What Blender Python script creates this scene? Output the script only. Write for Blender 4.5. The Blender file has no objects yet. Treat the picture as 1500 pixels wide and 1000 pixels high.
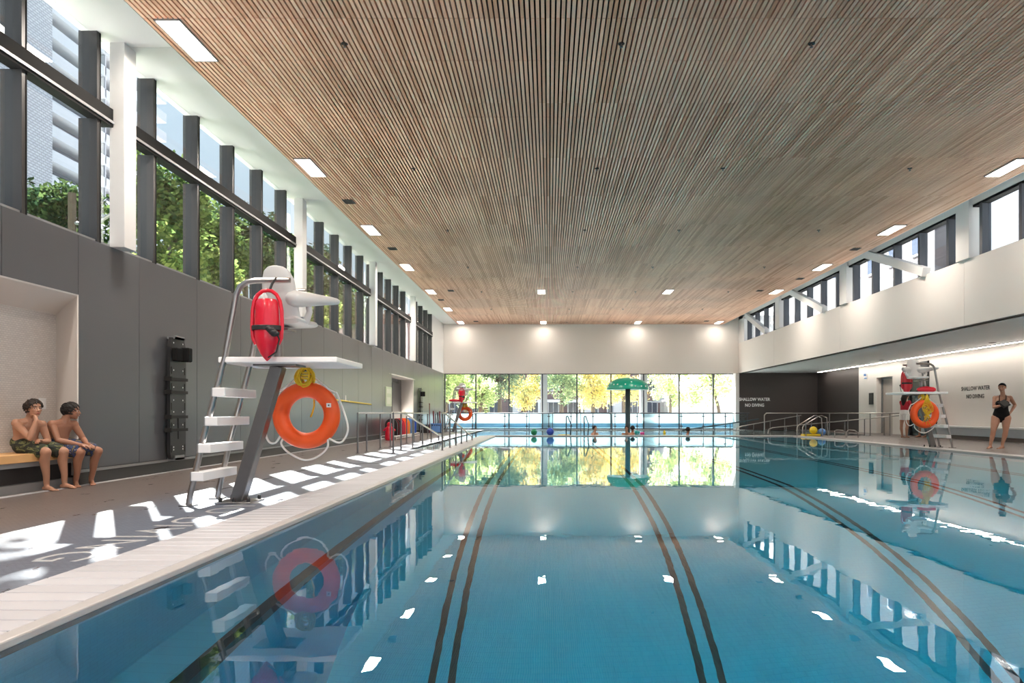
import bpy, bmesh, math, random
from mathutils import Vector, Matrix
random.seed(7)
SC = bpy.context.scene
COL = SC.collection
PI = math.pi

# ---------------------------------------------------------------- camera
EYE = 0.90
cd = bpy.data.cameras.new('camera')
cam = bpy.data.objects.new('camera', cd)
COL.objects.link(cam)
cam.location = (0, 0, EYE)
cam.rotation_euler = (PI / 2, 0, 0)
cd.sensor_fit = 'HORIZONTAL'
cd.sensor_width = 36.0
cd.lens = 24.0
cd.shift_x = -0.036
cd.shift_y = 0.070
cd.clip_end = 600
SC.camera = cam

# ---------------------------------------------------------------- sky, sun, exposure
world = bpy.data.worlds.new('world')
SC.world = world
world.use_nodes = True
wn = world.node_tree
wn.nodes.clear()
w_out = wn.nodes.new('ShaderNodeOutputWorld')
w_bg = wn.nodes.new('ShaderNodeBackground')
w_tc = wn.nodes.new('ShaderNodeTexCoord')
w_sep = wn.nodes.new('ShaderNodeSeparateXYZ')
w_rmp = wn.nodes.new('ShaderNodeValToRGB')
wn.links.new(w_tc.outputs['Generated'], w_sep.inputs[0])
wn.links.new(w_sep.outputs['Z'], w_rmp.inputs[0])
e = w_rmp.color_ramp.elements
e[0].position = 0.0; e[0].color = (0.90, 0.95, 1.0, 1)
e[1].position = 0.85; e[1].color = (0.42, 0.63, 0.92, 1)
m_ = w_rmp.color_ramp.elements.new(0.35); m_.color = (0.70, 0.845, 0.98, 1)
wn.links.new(w_rmp.outputs[0], w_bg.inputs[0])
w_bg.inputs[1].default_value = 0.66
wn.links.new(w_bg.outputs[0], w_out.inputs[0])

SUN_DIR = Vector((0.57, -0.88, -1.0)).normalized()      # direction the light travels
sd = bpy.data.lights.new('sun', 'SUN')
sd.energy = 34.0
sd.angle = math.radians(0.55)
sd.color = (1.0, 0.95, 0.88)
sun = bpy.data.objects.new('sun', sd)
sun.rotation_euler = SUN_DIR.to_track_quat('-Z', 'Y').to_euler()
sun.location = (-40, 40, 50)
COL.objects.link(sun)

LAMP_PANEL = 8.0       # glow of the ceiling panel diffusers
LAMP_WATT = 88.0       # lamp behind each diffuser
LAMP_STRIP = 20.0      # emission of the cove strip

vs = SC.view_settings
SC.display_settings.display_device = 'sRGB'
vs.view_transform = 'Standard'
vs.look = 'None'
vs.gamma = 1.0
vs.use_curve_mapping = False
vs.exposure = 0.70

cy = SC.cycles
cy.max_bounces = 12
cy.diffuse_bounces = 5
cy.glossy_bounces = 5
cy.transmission_bounces = 8
cy.transparent_max_bounces = 16
cy.sample_clamp_indirect = 8.0
cy.use_denoising = True

# ---------------------------------------------------------------- materials
def nmat(name):
    m = bpy.data.materials.new(name)
    m.use_nodes = True
    nt = m.node_tree
    b = nt.nodes['Principled BSDF']
    return m, nt, b

def setc(b, col):
    b.inputs['Base Color'].default_value = (col[0], col[1], col[2], 1)

def mat(name, col, rough=0.5, metal=0.0, var=0.0, scale=6.0, bump=0.0, bscale=60.0, spec=None, coat=0.0, obj_var=0.0):
    """Plain procedural surface: a base colour with soft noise variation and fine relief."""
    m, nt, b = nmat(name)
    N, L = nt.nodes, nt.links
    setc(b, col)
    b.inputs['Roughness'].default_value = rough
    b.inputs['Metallic'].default_value = metal
    if spec is not None: b.inputs['Specular IOR Level'].default_value = spec
    if coat: b.inputs['Coat Weight'].default_value = coat
    tc = N.new('ShaderNodeTexCoord')
    if var > 0 or obj_var > 0:
        no = N.new('ShaderNodeTexNoise'); no.inputs['Scale'].default_value = scale; no.inputs['Detail'].default_value = 4
        L.new(tc.outputs['Object'], no.inputs['Vector'])
        mr = N.new('ShaderNodeMapRange')
        mr.inputs['To Min'].default_value = 1 - var; mr.inputs['To Max'].default_value = 1 + var
        L.new(no.outputs['Fac'], mr.inputs['Value'])
        mx = N.new('ShaderNodeMix'); mx.data_type = 'RGBA'; mx.blend_type = 'MULTIPLY'
        mx.inputs['Factor'].default_value = 1.0
        mx.inputs['A'].default_value = (col[0], col[1], col[2], 1)
        src = mr.outputs['Result']
        if obj_var > 0:
            oi = N.new('ShaderNodeObjectInfo')
            m2 = N.new('ShaderNodeMapRange'); m2.inputs['To Min'].default_value = 1 - obj_var; m2.inputs['To Max'].default_value = 1 + obj_var
            L.new(oi.outputs['Random'], m2.inputs['Value'])
            mu = N.new('ShaderNodeMath'); mu.operation = 'MULTIPLY'
            L.new(src, mu.inputs[0]); L.new(m2.outputs['Result'], mu.inputs[1]); src = mu.outputs[0]
        L.new(src, mx.inputs['B'])
        L.new(mx.outputs['Result'], b.inputs['Base Color'])
    if bump > 0:
        n2 = N.new('ShaderNodeTexNoise'); n2.inputs['Scale'].default_value = bscale; n2.inputs['Detail'].default_value = 3
        L.new(tc.outputs['Object'], n2.inputs['Vector'])
        bp = N.new('ShaderNodeBump'); bp.inputs['Strength'].default_value = bump; bp.inputs['Distance'].default_value = 0.01
        L.new(n2.outputs['Fac'], bp.inputs['Height']); L.new(bp.outputs[0], b.inputs['Normal'])
    return m

def emis(name, col, strength):
    m, nt, b = nmat(name)
    setc(b, (0.9, 0.9, 0.9))
    b.inputs['Emission Color'].default_value = (*col, 1)
    b.inputs['Emission Strength'].default_value = strength
    return m

def glass(name, tint=(0.96, 0.98, 0.99), refl=1.0, rough=0.0):
    """Thin pane: sees straight through, reflects by angle."""
    m, nt, b = nmat(name)
    N, L = nt.nodes, nt.links
    N.remove(b)
    out = N['Material Output']
    tr = N.new('ShaderNodeBsdfTransparent'); tr.inputs[0].default_value = (*tint, 1)
    gl = N.new('ShaderNodeBsdfGlossy'); gl.inputs['Roughness'].default_value = rough
    ge = N.new('ShaderNodeNewGeometry')
    dt = N.new('ShaderNodeVectorMath'); dt.operation = 'DOT_PRODUCT'
    L.new(ge.outputs['Normal'], dt.inputs[0]); L.new(ge.outputs['Incoming'], dt.inputs[1])
    ab = N.new('ShaderNodeMath'); ab.operation = 'ABSOLUTE'; L.new(dt.outputs['Value'], ab.inputs[0])
    om = N.new('ShaderNodeMath'); om.operation = 'SUBTRACT'; om.inputs[0].default_value = 1.0; om.use_clamp = True; L.new(ab.outputs[0], om.inputs[1])
    pw = N.new('ShaderNodeMath'); pw.operation = 'POWER'; pw.inputs[1].default_value = 5.0; L.new(om.outputs[0], pw.inputs[0])
    fr = N.new('ShaderNodeMath'); fr.operation = 'MULTIPLY_ADD'; fr.inputs[1].default_value = 0.96; fr.inputs[2].default_value = 0.04; L.new(pw.outputs[0], fr.inputs[0])
    mu = N.new('ShaderNodeMath'); mu.operation = 'MULTIPLY'; mu.inputs[1].default_value = refl
    mx = N.new('ShaderNodeMixShader')
    L.new(fr.outputs[0], mu.inputs[0]); L.new(mu.outputs[0], mx.inputs[0])
    L.new(tr.outputs[0], mx.inputs[1]); L.new(gl.outputs[0], mx.inputs[2])
    L.new(mx.outputs[0], out.inputs[0])
    return m

def brick_mat(name, c1, c2, mortar, bw, bh, ms, rough, axes='YZ', bumpd=0.002, var=0.15):
    """Small tiles or bricks laid on a plane of the given world axes."""
    m, nt, b = nmat(name)
    N, L = nt.nodes, nt.links
    tc = N.new('ShaderNodeNewGeometry')
    sp = N.new('ShaderNodeSeparateXYZ'); L.new(tc.outputs['Position'], sp.inputs[0])
    cb = N.new('ShaderNodeCombineXYZ')
    L.new(sp.outputs[axes[0]], cb.inputs['X']); L.new(sp.outputs[axes[1]], cb.inputs['Y'])
    br = N.new('ShaderNodeTexBrick')
    L.new(cb.outputs[0], br.inputs['Vector'])
    br.inputs['Color1'].default_value = (*c1, 1); br.inputs['Color2'].default_value = (*c2, 1); br.inputs['Mortar'].default_value = (*mortar, 1)
    br.inputs['Scale'].default_value = 1.0
    br.inputs['Brick Width'].default_value = bw; br.inputs['Row Height'].default_value = bh
    br.inputs['Mortar Size'].default_value = ms
    br.offset = 0.0 if var < 0 else 0.5
    L.new(br.outputs['Color'], b.inputs['Base Color'])
    b.inputs['Roughness'].default_value = rough
    bp = N.new('ShaderNodeBump'); bp.inputs['Distance'].default_value = bumpd; bp.invert = True
    bp.inputs['Strength'].default_value = 0.6
    L.new(br.outputs['Fac'], bp.inputs['Height']); L.new(bp.outputs[0], b.inputs['Normal'])
    return m, nt, b

MT = {}
MT['white_paint'] = mat('white_paint', (0.65, 0.64, 0.625), 0.6, var=0.02, scale=1.5, bump=0.05, bscale=200)
MT['warm_white'] = mat('warm_white_plaster', (0.70, 0.66, 0.62), 0.65, var=0.02, scale=1.0, bump=0.05, bscale=200)
MT['lit_plaster'] = mat('lit_plaster', (0.83, 0.785, 0.74), 0.65, var=0.02, scale=1.0, bump=0.05, bscale=200)  # lighter copy of the warm white; far-wall brightness put into the colour
MT['soffit_grey'] = mat('soffit_paint', (0.88, 0.87, 0.86), 0.6, var=0.02, scale=1.0)
MT['wall_grey'] = mat('grey_wall_panel', (0.082, 0.084, 0.090), 0.30, var=0.05, scale=0.8, bump=0.04, bscale=150)
MT['wall_joint'] = mat('panel_joint', (0.035, 0.035, 0.037), 0.6)
MT['dark_wall'] = mat('brown_black_wall', (0.055, 0.045, 0.042), 0.5, var=0.08, scale=0.7, bump=0.05, bscale=120)
MT['black'] = mat('black_satin', (0.014, 0.014, 0.015), 0.45, var=0.1)
MT['fin'] = mat('dark_bronze_aluminium', (0.030, 0.029, 0.029), 0.45, metal=0.1, var=0.06, scale=3)
MT['fin_dark'] = mat('black_gasket', (0.008, 0.008, 0.008), 0.8, spec=0.15, var=0.06, scale=3)
MT['slate'] = mat('slate_aluminium', (0.048, 0.054, 0.066), 0.5, metal=0.1, var=0.06, scale=3)
MT['alu'] = mat('light_aluminium', (0.26, 0.265, 0.27), 0.45, metal=0.4, var=0.05)
MT['steel'] = mat('brushed_stainless', (0.36, 0.34, 0.325), 0.28, metal=1.0, var=0.06, scale=20)
MT['steel_dark'] = mat('stainless_post', (0.20, 0.19, 0.185), 0.32, metal=0.9, var=0.06, scale=20)
MT['plastic_white'] = mat('white_plastic', (0.78, 0.78, 0.78), 0.4, var=0.03)
MT['seat_shaded'] = mat('shaded_white_seat', (0.56, 0.56, 0.555), 0.35, var=0.03)  # white seat shell, its shade put into the colour
MT['board_white'] = mat('white_gelcoat', (0.86, 0.86, 0.86), 0.3, var=0.02)
MT['red'] = mat('red_plastic', (0.62, 0.008, 0.03), 0.28, var=0.04, coat=0.3)
MT['orange'] = mat('orange_plastic', (0.93, 0.105, 0.010), 0.42, var=0.04)
MT['rope_white'] = mat('white_rope', (0.78, 0.77, 0.74), 0.7, bump=0.3, bscale=300)
MT['rope_yellow'] = mat('yellow_rope', (0.80, 0.52, 0.02), 0.65, var=0.15, scale=40, bump=0.3, bscale=300)
MT['green'] = mat('green_gelcoat', (0.0, 0.30, 0.20), 0.3, var=0.05)
MT['teal_dark'] = mat('dark_teal_paint', (0.03, 0.055, 0.065), 0.4, var=0.05)
MT['blue'] = mat('blue_plastic', (0.01, 0.06, 0.42), 0.35, var=0.05)
MT['ballgreen'] = mat('green_rubber', (0.0, 0.22, 0.09), 0.35, var=0.05)
MT['midblue'] = mat('mid_blue_plastic', (0.10, 0.24, 0.55), 0.45, var=0.05)
MT['yellow'] = mat('yellow_plastic', (0.75, 0.55, 0.02), 0.4, var=0.05)
MT['pink'] = mat('pink_plastic', (0.75, 0.05, 0.30), 0.4, var=0.05)
MT['teal'] = mat('teal_plastic', (0.03, 0.40, 0.38), 0.4, var=0.05)
MT['text_mosaic'] = mat('pale_mosaic', (0.42, 0.42, 0.43), 0.4, var=0.35, scale=60)
MT['text_white'] = mat('white_vinyl', (0.85, 0.85, 0.84), 0.6)
MT['text_black'] = mat('black_vinyl', (0.05, 0.04, 0.04), 0.6)
MT['recess'] = mat('recess_black', (0.008, 0.007, 0.006), 0.7)
MT['panel_light'] = emis('panel_diffuser', (1.0, 0.88, 0.76), LAMP_PANEL)
MT['strip_light'] = emis('strip_diffuser', (1.0, 0.90, 0.80), LAMP_STRIP)
MT['glass'] = glass('window_glass', (0.93, 0.965, 0.98), 0.9)
MT['glass_right'] = glass('clerestory_glass', (0.90, 0.94, 0.97), 0.9)
MT['glass_guard'] = glass('guard_glass', (0.86, 0.94, 0.96), 1.0)
MT['asphalt'] = mat('pale_paving', (0.58, 0.57, 0.55), 0.8, var=0.1, scale=0.6, bump=0.2, bscale=30)
MT['lawn'] = mat('lawn_green', (0.10, 0.17, 0.04), 0.9, var=0.3, scale=0.8)
MT['bark'] = mat('tree_bark', (0.10, 0.075, 0.055), 0.9, var=0.25, scale=8, bump=0.5, bscale=25)

# wood for the ceiling slats: hue by slat and by board, grain along the length
def slat_mat():
    m, nt, b = nmat('cedar_slat')
    N, L = nt.nodes, nt.links
    g = N.new('ShaderNodeNewGeometry')
    sp = N.new('ShaderNodeSeparateXYZ'); L.new(g.outputs['Position'], sp.inputs[0])
    def flo(sock, k, off=0.0):
        a = N.new('ShaderNodeMath'); a.operation = 'MULTIPLY_ADD'; a.inputs[1].default_value = k; a.inputs[2].default_value = off
        L.new(sock, a.inputs[0])
        f = N.new('ShaderNodeMath'); f.operation = 'FLOOR'; L.new(a.outputs[0], f.inputs[0]); return f.outputs[0]
    cb = N.new('ShaderNodeCombineXYZ')
    L.new(flo(sp.outputs['X'], 1 / SLAT_PITCH, 0.5), cb.inputs[0]); L.new(flo(sp.outputs['Y'], 1 / 2.34, 0.34), cb.inputs[1])
    wn_ = N.new('ShaderNodeTexWhiteNoise'); wn_.noise_dimensions = '2D'; L.new(cb.outputs[0], wn_.inputs['Vector'])
    rp = N.new('ShaderNodeValToRGB')
    el = rp.color_ramp.elements
    el[0].position = 0.0; el[0].color = (0.65, 0.347, 0.212, 1)
    el[1].position = 1.0; el[1].color = (0.90, 0.594, 0.425, 1)
    k = el.new(0.30); k.color = (0.79, 0.467, 0.315, 1)
    k = el.new(0.65); k.color = (0.84, 0.526, 0.368, 1)
    L.new(wn_.outputs['Value'], rp.inputs[0])
    mp = N.new('ShaderNodeMapping'); mp.inputs['Scale'].default_value = (60, 1.6, 20)
    L.new(g.outputs['Position'], mp.inputs[0])
    no = N.new('ShaderNodeTexNoise'); no.inputs['Scale'].default_value = 1.0; no.inputs['Detail'].default_value = 5
    L.new(mp.outputs[0], no.inputs['Vector'])
    mr = N.new('ShaderNodeMapRange'); mr.inputs['To Min'].default_value = 0.86; mr.inputs['To Max'].default_value = 1.12
    L.new(no.outputs['Fac'], mr.inputs['Value'])
    # broad colour drift between batches of boards
    n2 = N.new('ShaderNodeTexNoise'); n2.inputs['Scale'].default_value = 0.45; n2.inputs['Detail'].default_value = 2
    L.new(g.outputs['Position'], n2.inputs['Vector'])
    m2 = N.new('ShaderNodeMapRange'); m2.inputs['From Min'].default_value = 0.35; m2.inputs['From Max'].default_value = 0.65
    m2.inputs['To Min'].default_value = 0.88; m2.inputs['To Max'].default_value = 1.08
    L.new(n2.outputs['Fac'], m2.inputs['Value'])
    mu = N.new('ShaderNodeMath'); mu.operation = 'MULTIPLY'; L.new(mr.outputs[0], mu.inputs[0]); L.new(m2.outputs[0], mu.inputs[1])
    mx = N.new('ShaderNodeMix'); mx.data_type = 'RGBA'; mx.blend_type = 'MULTIPLY'; mx.inputs['Factor'].default_value = 1
    L.new(rp.outputs[0], mx.inputs['A']); L.new(mu.outputs[0], mx.inputs['B'])
    L.new(mx.outputs['Result'], b.inputs['Base Color'])
    b.inputs['Roughness'].default_value = 0.55
    return m
SLAT_PITCH = 0.064
MT['slat'] = slat_mat()
MT['wood_bench'] = mat('pine_bench', (0.62, 0.36, 0.15), 0.45, var=0.18, scale=3)

# deck mosaic: tiny tiles, brown-grey, a painted blue sky reflection, dark wet streaks
def deck_mat():
    m, nt, b = brick_mat('deck_mosaic', (0.132, 0.106, 0.096), (0.165, 0.136, 0.124), (0.080, 0.068, 0.062), 0.05, 0.025, 0.0022, 0.32, 'XY', 0.0012)
    N, L = nt.nodes, nt.links
    g = N.new('ShaderNodeNewGeometry')
    sp = N.new('ShaderNodeSeparateXYZ'); L.new(g.outputs['Position'], sp.inputs[0])
    # window sky reflection painted as blue tint near the pool (left side), brown elsewhere
    mr = N.new('ShaderNodeMapRange'); mr.interpolation_type = 'SMOOTHSTEP'
    mr.inputs['From Min'].default_value = -4.6; mr.inputs['From Max'].default_value = -3.4
    L.new(sp.outputs['X'], mr.inputs['Value'])
    lt = N.new('ShaderNodeMath'); lt.operation = 'LESS_THAN'; lt.inputs[1].default_value = 0.0
    L.new(sp.outputs['X'], lt.inputs[0])
    mu = N.new('ShaderNodeMath'); mu.operation = 'MULTIPLY'; L.new(mr.outputs[0], mu.inputs[0]); L.new(lt.outputs[0], mu.inputs[1])
    old = b.inputs['Base Color'].links[0].from_socket
    tint = N.new('ShaderNodeMix'); tint.data_type = 'RGBA'; tint.blend_type = 'MULTIPLY'; tint.inputs['Factor'].default_value = 1
    tint.inputs['B'].default_value = (0.86, 1.22, 1.75, 1); L.new(old, tint.inputs['A'])
    mx = N.new('ShaderNodeMix'); mx.data_type = 'RGBA'
    L.new(mu.outputs[0], mx.inputs['Factor']); L.new(old, mx.inputs['A']); L.new(tint.outputs['Result'], mx.inputs['B'])
    # wet streaks
    mp = N.new('ShaderNodeMapping'); mp.inputs['Scale'].default_value = (3.0, 1.2, 1)
    L.new(g.outputs['Position'], mp.inputs[0])
    no = N.new('ShaderNodeTexNoise'); no.inputs['Scale'].default_value = 1.6; no.inputs['Detail'].default_value = 6; no.inputs['Roughness'].default_value = 0.65
    L.new(mp.outputs[0], no.inputs['Vector'])
    wt = N.new('ShaderNodeMapRange'); wt.inputs['From Min'].default_value = 0.63; wt.inputs['From Max'].default_value = 0.67
    L.new(no.outputs['Fac'], wt.inputs['Value'])
    dk = N.new('ShaderNodeMix'); dk.data_type = 'RGBA'
    wm = N.new('ShaderNodeMath'); wm.operation = 'MULTIPLY'; wm.inputs[1].default_value = 0.75; L.new(wt.outputs[0], wm.inputs[0])
    L.new(wm.outputs[0], dk.inputs['Factor']); L.new(mx.outputs['Result'], dk.inputs['A']); dk.inputs['B'].default_value = (0.05, 0.035, 0.03, 1)
    L.new(dk.outputs['Result'], b.inputs['Base Color'])
    rg = N.new('ShaderNodeMapRange'); rg.inputs['To Min'].default_value = 0.34; rg.inputs['To Max'].default_value = 0.12
    L.new(wt.outputs[0], rg.inputs['Value']); L.new(rg.outputs[0], b.inputs['Roughness'])
    return m
MT['deck'] = deck_mat()
MT['rim'] = mat('white_rim_tile', (0.51, 0.505, 0.53), 0.35, var=0.05, scale=5, obj_var=0.06)
MT['coping'] = mat('coping_tile', (0.44, 0.42, 0.41), 0.35, var=0.05, scale=5)
MT['niche_tile'] = brick_mat('white_wall_tile', (0.68, 0.64, 0.60), (0.62, 0.58, 0.545), (0.50, 0.47, 0.44), 0.05, 0.025, 0.0025, 0.35, 'YZ', 0.001)[0]
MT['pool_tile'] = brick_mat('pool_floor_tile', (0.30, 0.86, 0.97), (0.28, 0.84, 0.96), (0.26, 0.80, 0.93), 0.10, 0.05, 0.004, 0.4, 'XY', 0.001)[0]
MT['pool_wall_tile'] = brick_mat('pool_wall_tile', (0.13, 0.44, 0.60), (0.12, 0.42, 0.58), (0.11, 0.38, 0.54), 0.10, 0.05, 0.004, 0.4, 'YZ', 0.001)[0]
MT['leisure_tile'] = brick_mat('pale_pool_tile', (0.84, 0.90, 0.90), (0.80, 0.88, 0.89), (0.68, 0.80, 0.82), 0.10, 0.05, 0.004, 0.4, 'XY', 0.001)[0]
MT['lane'] = mat('black_lane_tile', (0.012, 0.014, 0.018), 0.4, var=0.1)
MT['gutter'] = mat('gutter_dark_tile', (0.045, 0.038, 0.035), 0.25, var=0.2, scale=8)
MT['white_brick'] = brick_mat('white_brick', (0.37, 0.40, 0.45), (0.31, 0.34, 0.39), (0.19, 0.21, 0.25), 0.60, 0.30, 0.045, 0.8, 'YZ', 0.01)[0]
MT['red_brick'] = brick_mat('far_red_brick', (0.20, 0.12, 0.115), (0.17, 0.10, 0.10), (0.24, 0.19, 0.18), 0.40, 0.13, 0.015, 0.85, 'XZ', 0.005)[0]

def water_mat(name, col, density, wave, scale):
    m, nt, b = nmat(name)
    N, L = nt.nodes, nt.links
    N.remove(b)
    out = N['Material Output']
    gl = N.new('ShaderNodeBsdfGlass'); gl.inputs['IOR'].default_value = 1.333; gl.inputs['Roughness'].default_value = 0.0
    g = N.new('ShaderNodeNewGeometry')
    mp = N.new('ShaderNodeMapping'); mp.inputs['Scale'].default_value = (scale, scale * 0.8, 1)
    L.new(g.outputs['Position'], mp.inputs[0])
    n1 = N.new('ShaderNodeTexNoise'); n1.inputs['Scale'].default_value = 1.0; n1.inputs['Detail'].default_value = 2.0
    L.new(mp.outputs[0], n1.inputs['Vector'])
    bp = N.new('ShaderNodeBump'); bp.inputs['Strength'].default_value = 1.0; bp.inputs['Distance'].default_value = wave
    L.new(n1.outputs['Fac'], bp.inputs['Height'])
    L.new(bp.outputs[0], gl.inputs['Normal'])
    L.new(gl.outputs[0], out.inputs['Surface'])
    va = N.new('ShaderNodeVolumeAbsorption'); va.inputs['Color'].default_value = (*col, 1); va.inputs['Density'].default_value = density
    L.new(va.outputs[0], out.inputs['Volume'])
    return m
MT['water'] = water_mat('lap_pool_water', (0.0, 0.785, 0.915), 0.34, 0.0009, 3.2)
MT['water_leisure'] = water_mat('leisure_pool_water', (0.2, 0.88, 0.92), 0.14, 0.006, 3.0)

def leaf_mat(name, c1, c2, glow=0.5):
    m, nt, b = nmat(name)
    N, L = nt.nodes, nt.links
    N.remove(b)
    out = N['Material Output']
    g = N.new('ShaderNodeNewGeometry')
    no = N.new('ShaderNodeTexNoise'); no.inputs['Scale'].default_value = 0.55; no.inputs['Detail'].default_value = 3
    L.new(g.outputs['Position'], no.inputs['Vector'])
    n2 = N.new('ShaderNodeMath'); n2.operation = 'MULTIPLY_ADD'; n2.inputs[1].default_value = 0.6; n2.inputs[2].default_value = -0.30
    L.new(g.outputs['Random Per Island'], n2.inputs[0])
    ad = N.new('ShaderNodeMath'); ad.operation = 'ADD'; L.new(no.outputs['Fac'], ad.inputs[0]); L.new(n2.outputs[0], ad.inputs[1])
    rp = N.new('ShaderNodeValToRGB')
    rp.color_ramp.elements[0].position = 0.35; rp.color_ramp.elements[0].color = (*c1, 1)
    rp.color_ramp.elements[1].position = 0.65; rp.color_ramp.elements[1].color = (*c2, 1)
    L.new(ad.outputs[0], rp.inputs[0])
    df = N.new('ShaderNodeBsdfDiffuse'); tl = N.new('ShaderNodeBsdfTranslucent')
    L.new(rp.outputs[0], df.inputs[0]); L.new(rp.outputs[0], tl.inputs[0])
    mx = N.new('ShaderNodeMixShader'); mx.inputs[0].default_value = glow
    L.new(df.outputs[0], mx.inputs[1]); L.new(tl.outputs[0], mx.inputs[2]); L.new(mx.outputs[0], out.inputs[0])
    return m
MT['leaf_dark'] = leaf_mat('dark_green_leaves', (0.022, 0.045, 0.022), (0.075, 0.115, 0.04), 0.35)
MT['leaf_green'] = leaf_mat('green_leaves', (0.045, 0.09, 0.035), (0.15, 0.21, 0.06), 0.4)
MT['leaf_light'] = leaf_mat('light_green_leaves', (0.13, 0.21, 0.06), (0.36, 0.42, 0.12), 0.5)
MT['leaf_yellow'] = leaf_mat('yellow_leaves', (0.40, 0.44, 0.20), (0.86, 0.64, 0.22), 0.5)
MT['far_dark'] = leaf_mat('far_dark_leaves', (0.10, 0.16, 0.11), (0.30, 0.38, 0.22), 0.5)  # far leaves paled and greyed: haze and overexposure put into the colour
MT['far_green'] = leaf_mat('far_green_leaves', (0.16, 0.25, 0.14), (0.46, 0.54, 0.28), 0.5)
MT['far_light'] = leaf_mat('far_light_leaves', (0.30, 0.40, 0.18), (0.66, 0.72, 0.36), 0.5)

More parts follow.
